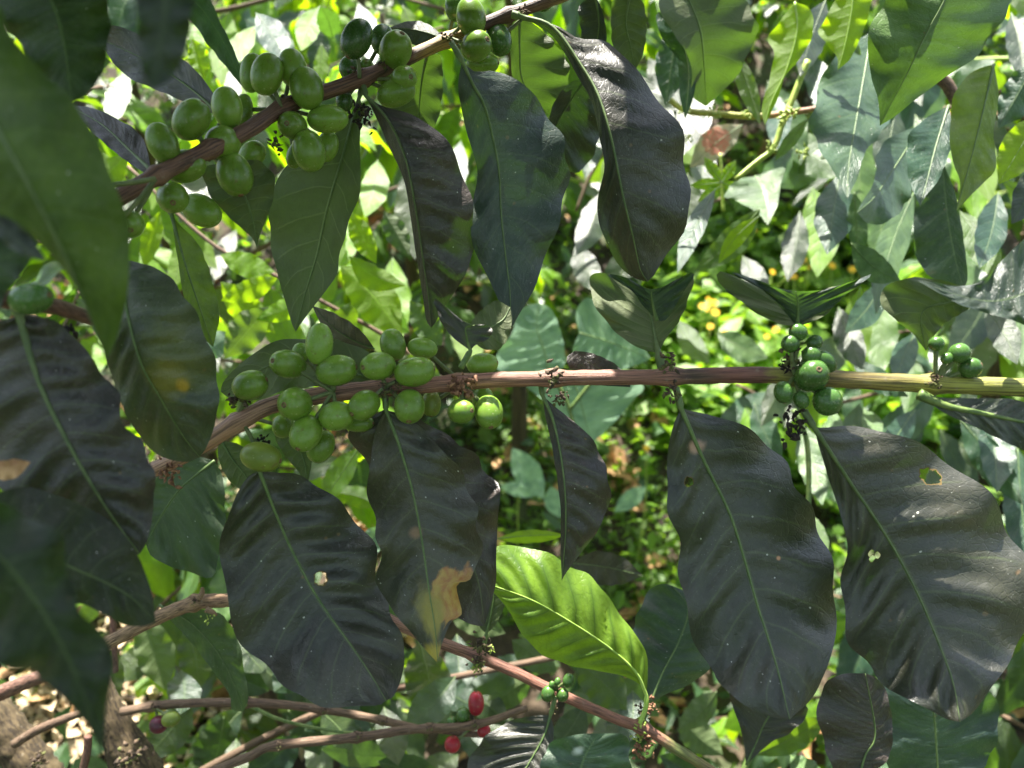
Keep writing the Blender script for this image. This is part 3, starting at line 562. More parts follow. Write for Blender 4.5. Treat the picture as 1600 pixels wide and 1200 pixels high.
# ================================================================== the branch close to the lens, left edge
N = thing('coffee_branch', 'out-of-focus branch at the left edge with large dark drooping leaves very near the lens', 'branch', P(-60, 470, .24), 'fruiting coffee branches')
M_STN = stem_material('bark_near', [(0, (.16, .08, .06)), (1, (.13, .08, .06))])
stem(N, [(-160, 470), (-60, 462), (20, 470), (90, 480), (150, 500), (205, 505)], [18, 17, 15, 12, 7], [.25, .26, .27, .29, .32, .33], M_STN, 40)
tuft(N, 96, 505, 26, .30, M_BLACK, 40, hang=1.6); tuft(N, 12, 430, 18, .26, M_TUFT, 24)
berry(N, 48, 467, 26, 33, 80, .265, None, M_BERRYD, stalk=(20, 470)); berry(N, 10, 410, 18, 22, 0, .27, None, M_BERRYD, stalk=(12, 440))
leaf(N, [(-90, 20), (-20, 170), (50, 300), (110, 420), (166, 560)], [(-160, 120), (-120, 280), (-30, 330), (20, 345), (90, 410), (130, 470), (152, 520)], [(-10, 0), (20, 60), (75, 120), (120, 165), (160, 240), (195, 330), (203, 400), (198, 465), (182, 530)],
     [.19, .18, .19, .21], fold=(.3, .2), curl=(0, .5), col=(.055, .095, .018), mat='near', pk=.4, wave=.6, rib=M_RIBD, label='large blurred mid-green leaf nearest the lens, hanging across the upper left corner')
leaf(N, [(40, -60), (80, 0), (100, 70), (112, 160)], [(-20, 0), (10, 40), (45, 90), (75, 130), (95, 158)], [(130, -50), (168, 5), (170, 60), (158, 115), (135, 148)], [.25, .26], fold=(.2, .3), col=(.02, .036, .016), mat='near', pk=.4, rib=None)
leaf(N, [(255, -70), (258, 0), (250, 70), (240, 138)], [(200, -40), (213, 10), (215, 60), (220, 100), (230, 130)], [(310, -40), (300, 15), (298, 55), (285, 95), (262, 128)], [.16, .165], fold=(-.3, .4), col=(.03, .036, .04), mat='near', pk=.3, rib=None, label='blurred slate-coloured leaf tip hanging from above')
leaf(N, [(30, 492), (58, 590), (100, 680), (160, 785), (218, 866)], [(-30, 520), (-60, 620), (-30, 720), (40, 790), (120, 830), (185, 860)], [(60, 495), (100, 510), (150, 570), (184, 610), (187, 650), (226, 700), (242, 750), (238, 805), (230, 845)], [.27, .275, .28, .29], fold=(.1, .1), curl=(0, .5), col=(.026, .022, .024), pk=1.6, wave=1.4, rib=M_RIBD, ribw=1.5, stalk=[(18, 466)], label='wide blackish leaf with violet sheen at the left edge')
leaf(N, [(-60, 850), (40, 860), (130, 895), (200, 930), (243, 972)], [(-30, 780), (30, 764), (80, 768), (140, 798), (190, 828), (216, 870), (237, 925)], [(-20, 930), (60, 950), (130, 945), (190, 975), (225, 978)], [.25, .26, .27], fold=(.3, -.1), col=(.018, .018, .018), mat='near', pk=.8, rib=None)
leaf(N, [(-70, 800), (0, 870), (70, 960), (120, 1060), (162, 1180)], [(-40, 960), (0, 1042), (50, 1045), (62, 1062), (100, 1092), (138, 1136), (152, 1165)], [(-20, 780), (30, 800), (92, 835), (108, 900), (130, 960), (172, 1005), (175, 1060), (164, 1120)], [.17, .175, .18], fold=(.2, .2), curl=(0, .3), col=(.012, .018, .016), mat='near', pk=.5, wave=1.5, rib=None, label='blurred ragged dark leaf hanging into the lower left corner')
leaf(N, [(-80, 560), (-30, 480), (-20, 420), (60, 380)], [(-60, 440), (-20, 370), (0, 345), (30, 350)], [(-20, 520), (10, 460), (40, 420)], .22, col=(.03, .05, .03), mat='near', pk=.3, rib=None)
sl(N, (-30, 300), (75, 410), 20, 20, .20, 10, col=(.045, .06, .06), fold=(.5, .2), rib=None, pk=.3)
o = sl(N, (-25, 735), (48, 722), 14, 18, .26, 4, col=(.42, .2, .08), mat=M_DRY, rib=None); o['label'] = 'crisp orange-brown dead leaf scrap'

# ================================================================== the thin lower branch with the bright young leaf
C_ = thing('coffee_branch', 'slender brown twig slanting down to the lower right, bearing one bright yellow-green leaf', 'branch', P(640, 970, .5), 'fruiting coffee branches')
M_STC = stem_material('bark_lower', [(0, (.22, .12, .09)), (.5, (.22, .10, .075)), (.8, (.20, .10, .07)), (.85, (.12, .16, .05)), (1, (.2, .14, .06))])
stem(C_, [(600, 965), (685, 1003), (737, 1022), (800, 1048), (865, 1080), (960, 1122), (1010, 1140), (1060, 1172), (1130, 1215)], [9, 9, 8.5, 8.5, 8, 8, 8.5, 7], [.50, .50, .495, .49, .485], M_STC, 80, nodes=[(745, 1025, .5, 9), (868, 1080, .4, 8), (1003, 1138, .6, 10)])
for x, y, r, m_ in ((752, 1005, 20, M_TUFT), (750, 1030, 18, M_TUFT), (745, 1042, 12, M_BUD), (768, 1012, 8, M_BUD), (865, 1098, 12, M_TUFT), (1005, 1110, 14, M_TUFT), (1000, 1130, 12, M_BUD), (1008, 1155, 18, M_BRACT), (1000, 1172, 16, M_BRACT), (1018, 1100, 14, M_BRACT), (998, 1150, 10, M_BUD)):
    tuft(C_, x, y, r, .488, m_, 26, {'M': 'x'}.get('x', 'node_bracts' if m_ is not M_BUD else 'green_buds'), hang=.3)
for x, y, rx, ry in ((856, 1084, 11, 12), (879, 1086, 10, 10), (888, 1063, 9, 11), (871, 1065, 5, 6), (862, 1070, 5, 6)): berry(C_, x, y, rx, ry, 20, .478, None, M_BERRYD, stalk=(868, 1078))
leaf(C_, [(1010, 1086), (993, 1050), (952, 1012), (892, 972), (832, 938), (770, 915), (735, 905)], [(1003, 1072), (970, 1055), (920, 1046), (862, 1030), (822, 1000), (800, 962), (775, 930), (750, 915)],
     [(1012, 1055), (1010, 1020), (990, 988), (962, 950), (928, 905), (890, 884), (850, 862), (800, 852), (765, 858), (740, 880)], [.47, .46, .45, .45], fold=(-.15, .2), curl=(.2, .3), col=(.12, .22, .028), mat='young', pk=2.0, wave=.8, rib=M_RIBY, ribw=1.0, stalk=[(1000, 1130), (1009, 1105)], nt_=60, ns=16, label='smooth bright yellow-green young leaf with clear pale veins')
leaf(C_, [(1016, 1100), (1036, 1050), (1062, 1000), (1075, 950), (1050, 915)], [(1010, 1075), (995, 1040), (985, 1000), (1000, 950), (1015, 922), (1035, 912)], [(1040, 1085), (1075, 1070), (1105, 1048), (1120, 1000), (1100, 940)], [.49, .50, .51], fold=(.1, .1), curl=(.3, .4), col=(.022, .036, .045), mat='gloss', pk=.9, rib=M_RIB, stalk=[(1004, 1128)], label='glossy blue-black leaf with a green midrib behind the bright one')
leaf(C_, [(860, 1118), (850, 1150), (828, 1190), (800, 1235)], [(835, 1118), (790, 1130), (750, 1160), (730, 1200), (725, 1240)], [(865, 1140), (862, 1180), (850, 1220)], [.48, .47], fold=(.1, -.4), col=DK, rib=M_RIB, stalk=[(868, 1088)], pk=1.2)
leaf(C_, [(760, 990), (768, 955), (772, 925), (768, 880)], [(748, 975), (745, 930), (755, 890)], [(775, 975), (790, 940), (785, 900)], .51, col=OL, rib=M_RIB, nt_=20, stalk=[(755, 1015)])
leaf(C_, [(900, 1250), (905, 1210), (915, 1180), (935, 1146)], [(840, 1240), (845, 1195), (862, 1160), (900, 1148)], [(985, 1240), (984, 1190), (978, 1150)], .36, col=(.04, .09, .045), mat='satin', rib=None, pk=.5, patches=[(905, 1172, 9, (.5, .55, .48))])

# ================================================================== lower twigs and trunks
def twig(label, pts, rads, d, mat, nodes=(), group='bare lower coffee twigs', tufts=()):
    t = thing('coffee_twig', label, 'twig', P(*pts[0], d if np.isscalar(d) else d[0]), group)
    stem(t, pts, rads, d, mat, 60, nodes=[(x, y, .35, 7) for x, y in nodes])
    for x, y in nodes: tuft(t, x, y, 9, (d if np.isscalar(d) else float(np.mean(d))) - .006, M_TUFT, 16)
    return t
M_GREY = stem_material('bark_grey', [(0, (.13, .09, .06)), (.5, (.115, .075, .052)), (1, (.15, .105, .07))], .8)
M_WOOD = stem_material('bark_woody', [(0, (.26, .185, .115)), (1, (.22, .145, .09))], .85)
t1 = twig('long thin grey-brown twig running level below the large sheeny leaf, one dark cherry on it', [(190, 1112), (270, 1100), (400, 1098), (500, 1108), (580, 1122), (650, 1138)], [7, 6.5, 6.5, 6, 6], .60, M_GREY, [(240, 1103), (385, 1098), (505, 1110), (600, 1127)])
berry(t1, 248, 1132, 14, 13, 0, .595, None, M_PURP, stalk=(242, 1108)); berry(t1, 267, 1124, 12, 14, 80, .59, None, M_OLIVE, stalk=(244, 1108))
stem(t1, [(385, 1100), (440, 1125), (520, 1142), (560, 1145)], [3, 2.5, 2], .61, M_STALK, 20, name='side_shoot')
t2 = twig('grey-brown twig crossing the bottom edge, red ripe cherries hanging from it', [(320, 1210), (390, 1182), (430, 1165), (560, 1152), (640, 1140), (740, 1133), (824, 1106)], [7, 7, 7, 7, 6.5, 6, 5], .57, M_GREY, [(438, 1165), (560, 1150), (672, 1137), (742, 1130)])
for x, y, rx, ry, m_ in ((744, 1099, 13, 18, M_RED), (724, 1117, 11, 11, M_BERRYD), (706, 1128, 9, 8, M_BERRYD), (756, 1141, 11, 10, M_RED), (707, 1163, 13, 12, M_RED)):
    berry(t2, x, y, rx, ry, 0, .575, None, m_, stalk=(742, 1133))
stem(t2, [(680, 1140), (730, 1146), (775, 1150)], [5, 5, 4], .58, M_GREY, 20, name='side_shoot')
t3 = twig('flaky pale-barked thick twig ending in a broken stub behind the sheeny leaf', [(120, 1030), (172, 1003), (240, 968), (305, 942), (352, 938), (400, 935)], [11, 10.5, 11, 11, 10], .50, M_WOOD, [(305, 940)])
for q in ((310, 935, 316, 918), (322, 952, 338, 962)):
    stem(t3, [(q[0], q[1]), ((q[0] + q[2]) / 2 + 3, (q[1] + q[3]) / 2), (q[2], q[3])], [5, 4, 2.5], .493, M_WOOD, 8, name='broken_spur')
tuft(t3, 325, 965, 11, .49, M_BUD, 10, 'green_buds')
t4 = twig('short reddish sunlit stick at the left edge above the leaf litter', [(-40, 1095), (0, 1083), (50, 1062), (110, 1040)], [13, 12, 11, 9], .62, M_STN, [])
t5 = twig('thin crooked stick leaning on the corner trunk', [(22, 1163), (60, 1140), (110, 1120), (170, 1098)], [7, 7, 6, 5], .66, M_GREY, [])
t6 = twig('upright thin brown stick beside the corner trunk', [(176, 960), (178, 1000), (180, 1050)], [5, 5, 5], .7, M_STN, [])
t7 = twig('thin upright stick near the bottom edge under the dark ragged leaf', [(138, 1150), (135, 1180), (122, 1230)], [6, 6, 6], .62, M_STN, [])
M_TRK = stem_material('bark_trunk', [(0, (.05, .042, .02)), (.5, (.07, .052, .028)), (1, (.06, .048, .028))], .9)
def trunk(label, pts, rads, d, spur):
    t = thing('coffee_stump', label, 'trunk', P(*pts[0], d), 'mossy coffee trunks at the lower corner')
    stem(t, pts, rads, d, M_TRK, 50, name='trunk', jit=.16, sides=22)
    tuft(t, *spur, d - .03, M_TUFT, 36, 'loose_bark')
    return t
trunk('mossy brown trunk cut by the lower left corner of the view', [(95, 1290), (60, 1215), (25, 1165), (-20, 1110), (-60, 1080)], [40, 34, 30, 30, 30], .70, (60, 1190, 16))
trunk('short mossy trunk with peeling bark rising between the litter and the thin twigs', [(240, 1290), (218, 1215), (195, 1165), (172, 1115), (150, 1060), (140, 1010)], [44, 38, 30, 22, 18, 16], .64, (210, 1180, 26))
# ================================================================== the plants behind: traced leaves of the neighbouring coffee branches
TE = (.026, .060, .042); MG = (.042, .09, .024); YG = (.13, .27, .02); LT = (.075, .13, .06)  # LT: paler base colour given to blades meant as sunlit
K_EARLY = thing('coffee_branch', 'shaded branch with blue-green leaves glimpsed between the upper hanging leaves', 'branch', P(700, -60, .8), 'leafy branches of neighbouring bushes')
stem(K_EARLY, [(300, -40), (500, -60), (700, -80), (900, -60)], [5, 5, 4], .85, M_GREY, 20)
Q = thing('coffee_branch', 'branch reaching in at the top, hanging broad green and glowing yellow-green leaves', 'branch', P(1300, -80, .6), 'leafy branches of neighbouring bushes')
stem(Q, [(1650, -150), (1560, -90), (1450, -60), (1300, -50), (1180, -40), (1080, -45)], [9, 8, 7, 6], [.58, .6, .6, .6], M_STN, 40)
leaf(Q, [(1065, -25), (1092, 40), (1100, 100), (1103, 166)], [(1030, -5), (1038, 30), (1058, 60), (1076, 90), (1081, 115), (1082, 150)], [(1148, -10), (1176, 20), (1184, 50), (1170, 80), (1156, 112), (1130, 142)], [.56, .57, .6], fold=(-.7, .1), col=OL, mat='dull', top=False, rib=M_RIB, nt_=34, label='dull olive underside leaf hanging at the top with a pale midrib')
leaf(Q, [(1052, 25), (1068, 70), (1076, 120), (1071, 186)], [(1025, 20), (1035, 60), (1058, 95), (1062, 150)], [(1090, 50), (1090, 100), (1084, 150)], .58, col=TE, mat='gloss', nt_=26)
leaf(Q, [(1242, 3), (1245, 50), (1228, 110), (1205, 160), (1195, 196)], [(1216, 36), (1200, 62), (1209, 85), (1201, 130), (1190, 168)], [(1266, 14), (1271, 45), (1262, 72), (1246, 96), (1226, 120), (1216, 152)], [.62, .62], fold=(.6, .3), col=YG, mat='thin', top=False, rib=M_RIBY, wave=1.6, nt_=34, label='narrow wavy leaf glowing yellow-green in the sun')
leaf(Q, [(1335, -30), (1330, 20), (1320, 70), (1309, 109)], [(1310, -10), (1290, 30), (1278, 48), (1293, 70), (1308, 90)], [(1362, -10), (1352, 40), (1336, 78), (1326, 95)], .62, fold=(.3, .3), col=YG, mat='thin', top=False, rib=M_RIBY, nt_=30, label='brilliant green leaf tip poking down beside the big smooth leaf')
leaf(Q, [(1500, -60), (1476, 0), (1446, 55), (1420, 110), (1396, 155), (1375, 196)], [(1430, -60), (1385, 0), (1364, 32), (1356, 80), (1361, 120), (1372, 155)], [(1600, -50), (1572, 20), (1546, 60), (1520, 92), (1470, 126), (1430, 156), (1398, 182)], [.44, .45, .47], fold=(.2, .35), col=(.07, .14, .035), mat='dull', pk=.5, rib=M_RIB, nt_=44, label='big smooth mid-green leaf spreading over the top right')
leaf(Q, [(1362, 50), (1348, 130), (1336, 200), (1326, 260), (1324, 310)], [(1310, 80), (1282, 132), (1266, 190), (1277, 225), (1292, 252), (1310, 282)], [(1376, 100), (1388, 160), (1386, 195), (1352, 238), (1342, 272)], [.68, .62, .57], fold=(-.15, .3), col=(.05, .09, .06), mat='gloss', rib=M_RIB, wave=2, nt_=36, label='glossy leaf half washed white by the sun, half in blue shade')
leaf(Q, [(1440, 196), (1402, 255), (1366, 308), (1339, 332)], [(1400, 210), (1372, 236), (1366, 282), (1346, 318)], [(1452, 240), (1430, 282), (1420, 312), (1392, 344), (1358, 350)], [.68, .58], fold=(-.2, .2), col=(.05, .09, .06), mat='gloss', rib=M_RIB, wave=2, nt_=30)
leaf(Q, [(1482, 165), (1462, 230), (1448, 285), (1438, 323)], [(1445, 186), (1420, 212), (1417, 258), (1424, 292)], [(1490, 210), (1482, 242), (1466, 282), (1448, 304)], [.58, .53], col=TE, mat='gloss', rib=M_RIB, nt_=30)
leaf(Q, [(1472, 250), (1480, 330), (1492, 400), (1505, 452)], [(1440, 290), (1428, 345), (1428, 385), (1445, 425), (1480, 444)], [(1492, 300), (1503, 355), (1512, 430)], .60, col=(.012, .022, .018), mat='gloss', rib=None, nt_=30)
leaf(Q, [(1553, 100), (1532, 190), (1514, 260), (1494, 330)], [(1520, 112), (1494, 142), (1484, 190), (1488, 250), (1500, 284)], [(1560, 150), (1552, 215), (1556, 262), (1520, 302)], .52, fold=(.2, .3), col=(.11, .15, .02), mat='satin', rib=M_RIB, nt_=34, label='yellowish olive leaf hanging at the upper right')
sl(Q, (1620, 95), (1560, 200), 30, 26, .6, 0, col=TE, mat='gloss', fold=(.3, .4), wave=2)
sl(Q, (1625, 180), (1560, 288), 30, 30, .58, 0, col=(.10, .15, .02), mat='thin'); sl(Q, (1640, 250), (1580, 350), 30, 24, .6, 0, col=DG)
leaf(Q, [(1180, 275), (1196, 300), (1200, 325), (1200, 352)], [(1225, 262), (1219, 290), (1215, 320)], [(1150, 282), (1132, 306), (1152, 315), (1182, 332)], [.8, .74], col=LT, mat='satin', rib=M_RIB, nt_=24)
sl(Q, (1312, 272), (1292, 398), 32, 30, (.75, .69), 0, col=TE, mat='gloss', fold=(.2, .2))
sl(Q, (1188, 325), (1085, 425), 24, 20, .74, -6, col=MG, mat='satin'); sl(Q, (1186, 338), (1122, 412), 14, 12, .70, 6, col=YG, mat='thin', top=False)
sl(Q, (1118, 295), (1058, 428), 15, 17, (.72, .64), 4, col=TE, mat='gloss', fold=(-.3, .3)); sl(Q, (1428, 300), (1368, 492), 25, 24, (.76, .65), 8, col=LT, mat='gloss', fold=(.4, -.2))
sl(Q, (1335, 300), (1342, 410), 18, 14, .72, 0, col=LT, mat='gloss'); sl(Q, (1262, 185), (1210, 252), 10, 10, .72, 0, col=LT, mat='satin')
sl(Q, (1150, 80), (1188, 195), 14, 16, .66, 0, col=MG, mat='satin', top=False); sl(Q, (1330, 380), (1408, 440), 22, 24, .66, 8, col=LT, mat='gloss')
sl(Q, (1060, 30), (1040, 165), 26, 26, .66, 0, col=TE, mat='gloss'); sl(Q, (1405, 120), (1350, 215), 26, 20, .66, 0, col=TE, mat='gloss')
sl(Q, (1300, 10), (1345, 125), 18, 22, .66, 0, col=LT, mat='satin')
for b_, t_, wa, wb, c_, m_, d_ in (((1090, 130), (1060, 250), 24, 22, DG, 'gloss', .8), ((1290, 0), (1250, 120), 24, 26, DG, 'gloss', .74), ((1400, 170), (1385, 290), 26, 26, DG, 'gloss', .78), ((1260, 80), (1300, 200), 26, 22, TE, 'gloss', .72), ((1500, 330), (1560, 440), 26, 26, MG, 'thin', .72), ((1560, 300), (1530, 420), 24, 26, TE, 'gloss', .68),
    ((1240, 230), (1180, 320), 18, 20, MG, 'gloss', .85), ((1250, 330), (1230, 440), 20, 22, DG, 'gloss', .85), ((1160, 400), (1200, 470), 18, 18, DG, 'gloss', .8), ((1380, 440), (1320, 520), 24, 20, TE, 'gloss', .7), ((1310, 480), (1350, 580), 22, 24, DG, 'gloss', .75), ((1430, 520), (1400, 600), 20, 20, TE, 'gloss', .72), ((1540, 480), (1590, 570), 24, 24, DG, 'gloss', .66),
    ((1120, 520), (1200, 560), 20, 22, LT, 'gloss', .95), ((1060, 500), (1110, 570), 18, 18, MG, 'thin', .95), ((1580, 20), (1600, 130), 20, 22, DG, 'gloss', .7), ((940, 300), (900, 400), 22, 22, DG, 'satin', .8), ((900, 380), (940, 460), 20, 22, DG, 'gloss', .85), ((720, 220), (700, 320), 18, 20, TE, 'gloss', .8), ((590, 250), (570, 340), 24, 20, YG, 'thin', .85), ((640, 520), (560, 480), 20, 24, DG, 'gloss', .8), ((400, 20), (450, 100), 24, 22, TE, 'gloss', .75), ((500, 10), (470, 80), 20, 20, YG, 'thin', .8), ((520, 60), (500, 10), 18, 18, DG, 'gloss', .8), ((200, 110), (170, 200), 20, 20, LT, 'gloss', .7), ((400, 40), (340, 110), 18, 18, YG, 'thin', .8)):
    sl(Q if b_[0] > 1000 else K_EARLY, b_, t_, wa, wb, (d_ + .04, d_ - .03), random.uniform(-6, 6), col=c_, mat=m_, fold=(random.uniform(-.4, .5), random.uniform(-.4, .5)), wave=1.6, rib=M_RIBD)
stem(thing('coffee_twig', 'woody brown twig fork showing behind the big smooth leaf', 'twig', P(1460, 120, .66)), [(1452, 112), (1478, 130), (1500, 168), (1520, 200)], [9, 9, 8], .66, M_GREY, 20)
BT = thing('coffee_twig', 'yellow-green budding twig with clusters of pale green buds at its joints', 'twig', P(1060, 168, .7))
stem(BT, [(1040, 150), (1070, 172), (1120, 178), (1180, 182), (1235, 176), (1285, 168)], [4, 5, 5, 5, 4], .70, stem_material('bark_budding', [(0, (.42, .46, .10)), (.6, (.38, .40, .09)), (.7, (.42, .22, .16)), (1, (.4, .24, .18))]), 40)
stem(BT, [(1262, 95), (1240, 150), (1222, 195), (1208, 232), (1180, 255), (1150, 280)], [5, 5, 4.5, 4], .72, M_BUD, 30, name='side_shoot')
for x, y, r in ((1072, 172, 12), (1118, 176, 13), (1166, 175, 13), (1228, 178, 18), (1206, 230, 10), (1255, 240, 12), (1075, 215, 9)): tuft(BT, x, y, r, .69, M_BUD, 22, 'bud_cluster')
PK = thing('broadleaf_sprig', 'sunlit sprig with a white and reddish blushed leaf and small bright leaves', 'plant', P(1110, 290, .8))
stem(PK, [(1130, 330), (1128, 280), (1125, 240)], [3, 3, 2.5], .8, M_BUD, 16)
sl(PK, (1160, 195), (1078, 262), 22, 24, .8, 4, mat='pink', col=(.55, .5, .42), label='pale leaf blushed red and white')
for a_, b_ in (((1128, 285), (1100, 245)), ((1128, 285), (1150, 250)), ((1128, 285), (1078, 290)), ((1128, 290), (1090, 315)), ((1128, 285), (1160, 300))): sl(PK, a_, b_, 9, 9, .79, 0, col=YG, mat='thin')

K = thing('coffee_branch', 'sunlit branch of glowing yellow-green leaves behind the upper cherries', 'branch', P(640, 560, .7), 'leafy branches of neighbouring bushes')
stem(K, [(700, 600), (610, 530), (520, 480), (430, 430), (330, 380), (200, 260)], [3.5, 3.5, 3, 3, 2.5], [.78, .78, .80], M_GREY, 30)
for q in ((((545, 400), (634, 446), 16, 22), 10, 'thin'), (((548, 330), (588, 412), 16, 20), 0, 'thin'), (((532, 415), (628, 528), 34, 34), -8, 'thin'), (((344, 398), (430, 425), 20, 18), 4, 'thin'), (((433, 434), (345, 470), 20, 16), 0, 'thin'),
          (((420, 480), (350, 560), 26, 30), 0, 'satin'), (((345, 440), (430, 520), 26, 22), 6, 'thin'), (((490, 470), (400, 500), 16, 18), 0, 'thin'), (((200, 240), (130, 310), 24, 20), 0, 'thin'), (((125, 215), (210, 300), 16, 20), 6, 'thin'),
          (((250, 330), (225, 420), 14, 18), 0, 'thin'), (((300, 560), (370, 520), 20, 20), 0, 'vine'), (((560, 470), (500, 560), 20, 24), 0, 'satin'), (((150, 40), (215, 110), 22, 22), 0, 'thin'), (((300, 60), (320, 124), 18, 16), 0, 'thin'), (((620, 560), (690, 590), 20, 16), 0, 'satin'), (((600, 330), (640, 400), 18, 18), 0, 'gloss'), (((690, 540), (640, 470), 22, 22), 0, 'satin')):
    (b0, t0, wa, wb), bd, mt_ = q
    sl(K, b0, t0, wa, wb, .72 + random.uniform(-.04, .05), bd, col=YG if mt_ == 'thin' else MG, mat=mt_, top=random.random() < .35, rib=None, fold=(random.uniform(-.4, .5), random.uniform(-.4, .5)), wave=1.6)
leaf(K, [(282, -20), (320, 20), (352, 70), (372, 115), (386, 145)], [(275, 0), (298, 32), (330, 76), (356, 108)], [(320, -15), (342, 30), (362, 70), (378, 112)], .50, col=TE, mat='gloss', rib=None, nt_=30, wave=2, label='twisted grey-green leaf dropping behind the first cherries')
leaf(K, [(335, 720), (285, 760), (255, 800), (228, 850)], [(0, 0)][:0] + [(300, 712), (262, 725), (235, 765), (225, 810)], [(348, 745), (352, 800), (348, 850), (332, 898), (290, 893), (240, 872)], .50, col=(.028, .05, .028), mat='dull', rib=M_RIB, nt_=34, label='plain dark green leaf hanging under the end of the middle branch')
leaf(K, [(248, 945), (300, 975), (340, 1020), (366, 1070), (380, 1112)], [(262, 965), (300, 1005), (330, 1045), (358, 1085), (362, 1108)], [(290, 950), (345, 960), (372, 1000), (382, 1050), (388, 1090)], .52, fold=(.3, -.3), col=(.035, .06, .03), mat='dull', rib=M_RIBD, nt_=34)

VN = thing('vine_plant', 'pale grey-green heart-shaped vine leaves glimpsed behind the middle branch', 'plant', P(900, 640, 1.0))
stem(VN, [(905, 720), (890, 640), (865, 590), (840, 560)], [3, 3, 3], 1.02, M_STALK, 16); stem(VN, [(890, 640), (930, 590), (960, 560)], [3, 3, 2], 1.02, M_STALK, 12, name='side_shoot')
VC = (.27, .44, .33)
leaf(VN, [(858, 585), (850, 545), (838, 510), (842, 474)], [(820, 585), (782, 580), (775, 555), (800, 520), (808, 490), (825, 477)], [(880, 575), (882, 545), (872, 505), (860, 482)], 1.0, mat='vine', col=VC, nt_=30, holes=None, rib=M_RIB, wave=.5)
leaf(VN, [(905, 520), (940, 530), (980, 545), (1017, 560)], [(900, 490), (915, 466), (940, 478), (985, 515)], [(895, 550), (915, 575), (950, 582), (990, 572)], 1.0, mat='vine', col=VC, nt_=30, rib=M_RIB, wave=.5)
leaf(VN, [(890, 580), (905, 620), (915, 660), (925, 692)], [(850, 585), (820, 600), (862, 635), (895, 668)], [(950, 575), (1005, 600), (985, 630), (955, 665)], 1.02, mat='vine', col=VC, nt_=30, rib=M_RIB, wave=.5)
for b_, t_, w_ in (((800, 700), (850, 780), 22), ((1010, 760), (960, 800), 14), ((860, 760), (875, 810), 16), ((780, 760), (850, 770), 12)): sl(VN, b_, t_, w_, w_, 1.5, 0, mat='vine', col=VC, rib=None, wave=.5)

W = thing('coffee_branch', 'lower branch with sun-flecked leaves in the gap between the two huge dark leaves', 'branch', P(1290, 1000, .75), 'leafy branches of neighbouring bushes')
stem(W, [(1150, 1230), (1166, 1195), (1180, 1160), (1240, 1010), (1260, 860), (1262, 700), (1240, 640)], [5, 5, 5, 4, 4], .66, M_STALK, 40)
leaf(W, [(1166, 1195), (1182, 1160), (1195, 1130), (1225, 1085)], [(1160, 1150), (1146, 1105), (1140, 1075), (1170, 1060)], [(1205, 1160), (1235, 1145), (1262, 1115), (1250, 1090)], .56, col=DK, rib=M_RIB, nt_=24)
leaf(W, [(1342, 1215), (1352, 1180), (1368, 1145), (1352, 1052)], [(1310, 1215), (1290, 1170), (1278, 1120), (1285, 1075), (1312, 1054)], [(1385, 1190), (1395, 1140), (1385, 1080), (1370, 1060)], .48, col=BR, rib=M_RIB, nt_=30, pk=.8)
leaf(W, [(1468, 1240), (1464, 1180), (1460, 1120), (1450, 1050)], [(1405, 1230), (1378, 1160), (1362, 1095), (1390, 1050)], [(1520, 1220), (1556, 1160), (1558, 1100), (1520, 1060)], .50, col=(.03, .05, .055), mat='gloss', rib=M_RIB, nt_=30, pk=.8, label='blue-green leaf with a straight green midrib at the bottom edge')
for b_, t_, wa, wb, c_, m_, tp in (((1250, 660), (1285, 790), 26, 24, LT, 'gloss', True), ((1262, 800), (1290, 880), 16, 14, LT, 'thin', True), ((1300, 640), (1320, 700), 14, 14, LT, 'gloss', True), ((1545, 640), (1558, 770), 34, 24, TE, 'gloss', True),
    ((1500, 655), (1600, 790), 20, 30, TE, 'gloss', True), ((1590, 700), (1610, 900), 34, 30, TE, 'gloss', True), ((1180, 1180), (1295, 1120), 24, 22, MG, 'satin', True), ((1270, 980), (1240, 1060), 14, 14, TE, 'gloss', True), ((1235, 1180), (1290, 1230), 22, 22, LT, 'gloss', True),
    ((1250, 1100), (1190, 1160), 18, 16, DG, 'gloss', True), ((1430, 640), (1380, 720), 20, 20, TE, 'gloss', True), ((1350, 640), (1375, 690), 14, 16, LT, 'satin', True), ((890, 880), (1005, 900), 24, 28, DK, 'thick', True), ((775, 842), (885, 836), 9, 12, MG, 'thin', False), ((1330, 560), (1420, 620), 18, 18, TE, 'gloss', True)):
    sl(W, b_, t_, wa, wb, (.69, .63) if b_[1] > 700 else (.79, .72), random.uniform(-6, 6), col=c_, mat=m_, top=tp, fold=(random.uniform(-.4, .5), random.uniform(-.4, .5)), wave=1.6, rib=M_RIB)
X = thing('coffee_branch', 'shaded low branch of dark leaves along the bottom edge between the thin twigs', 'branch', P(640, 1220, .68), 'leafy branches of neighbouring bushes')
stem(X, [(250, 1240), (420, 1150), (560, 1090), (700, 1060), (850, 1030), (1000, 1000)], [6, 6, 5, 5], .74, M_GREY, 40)
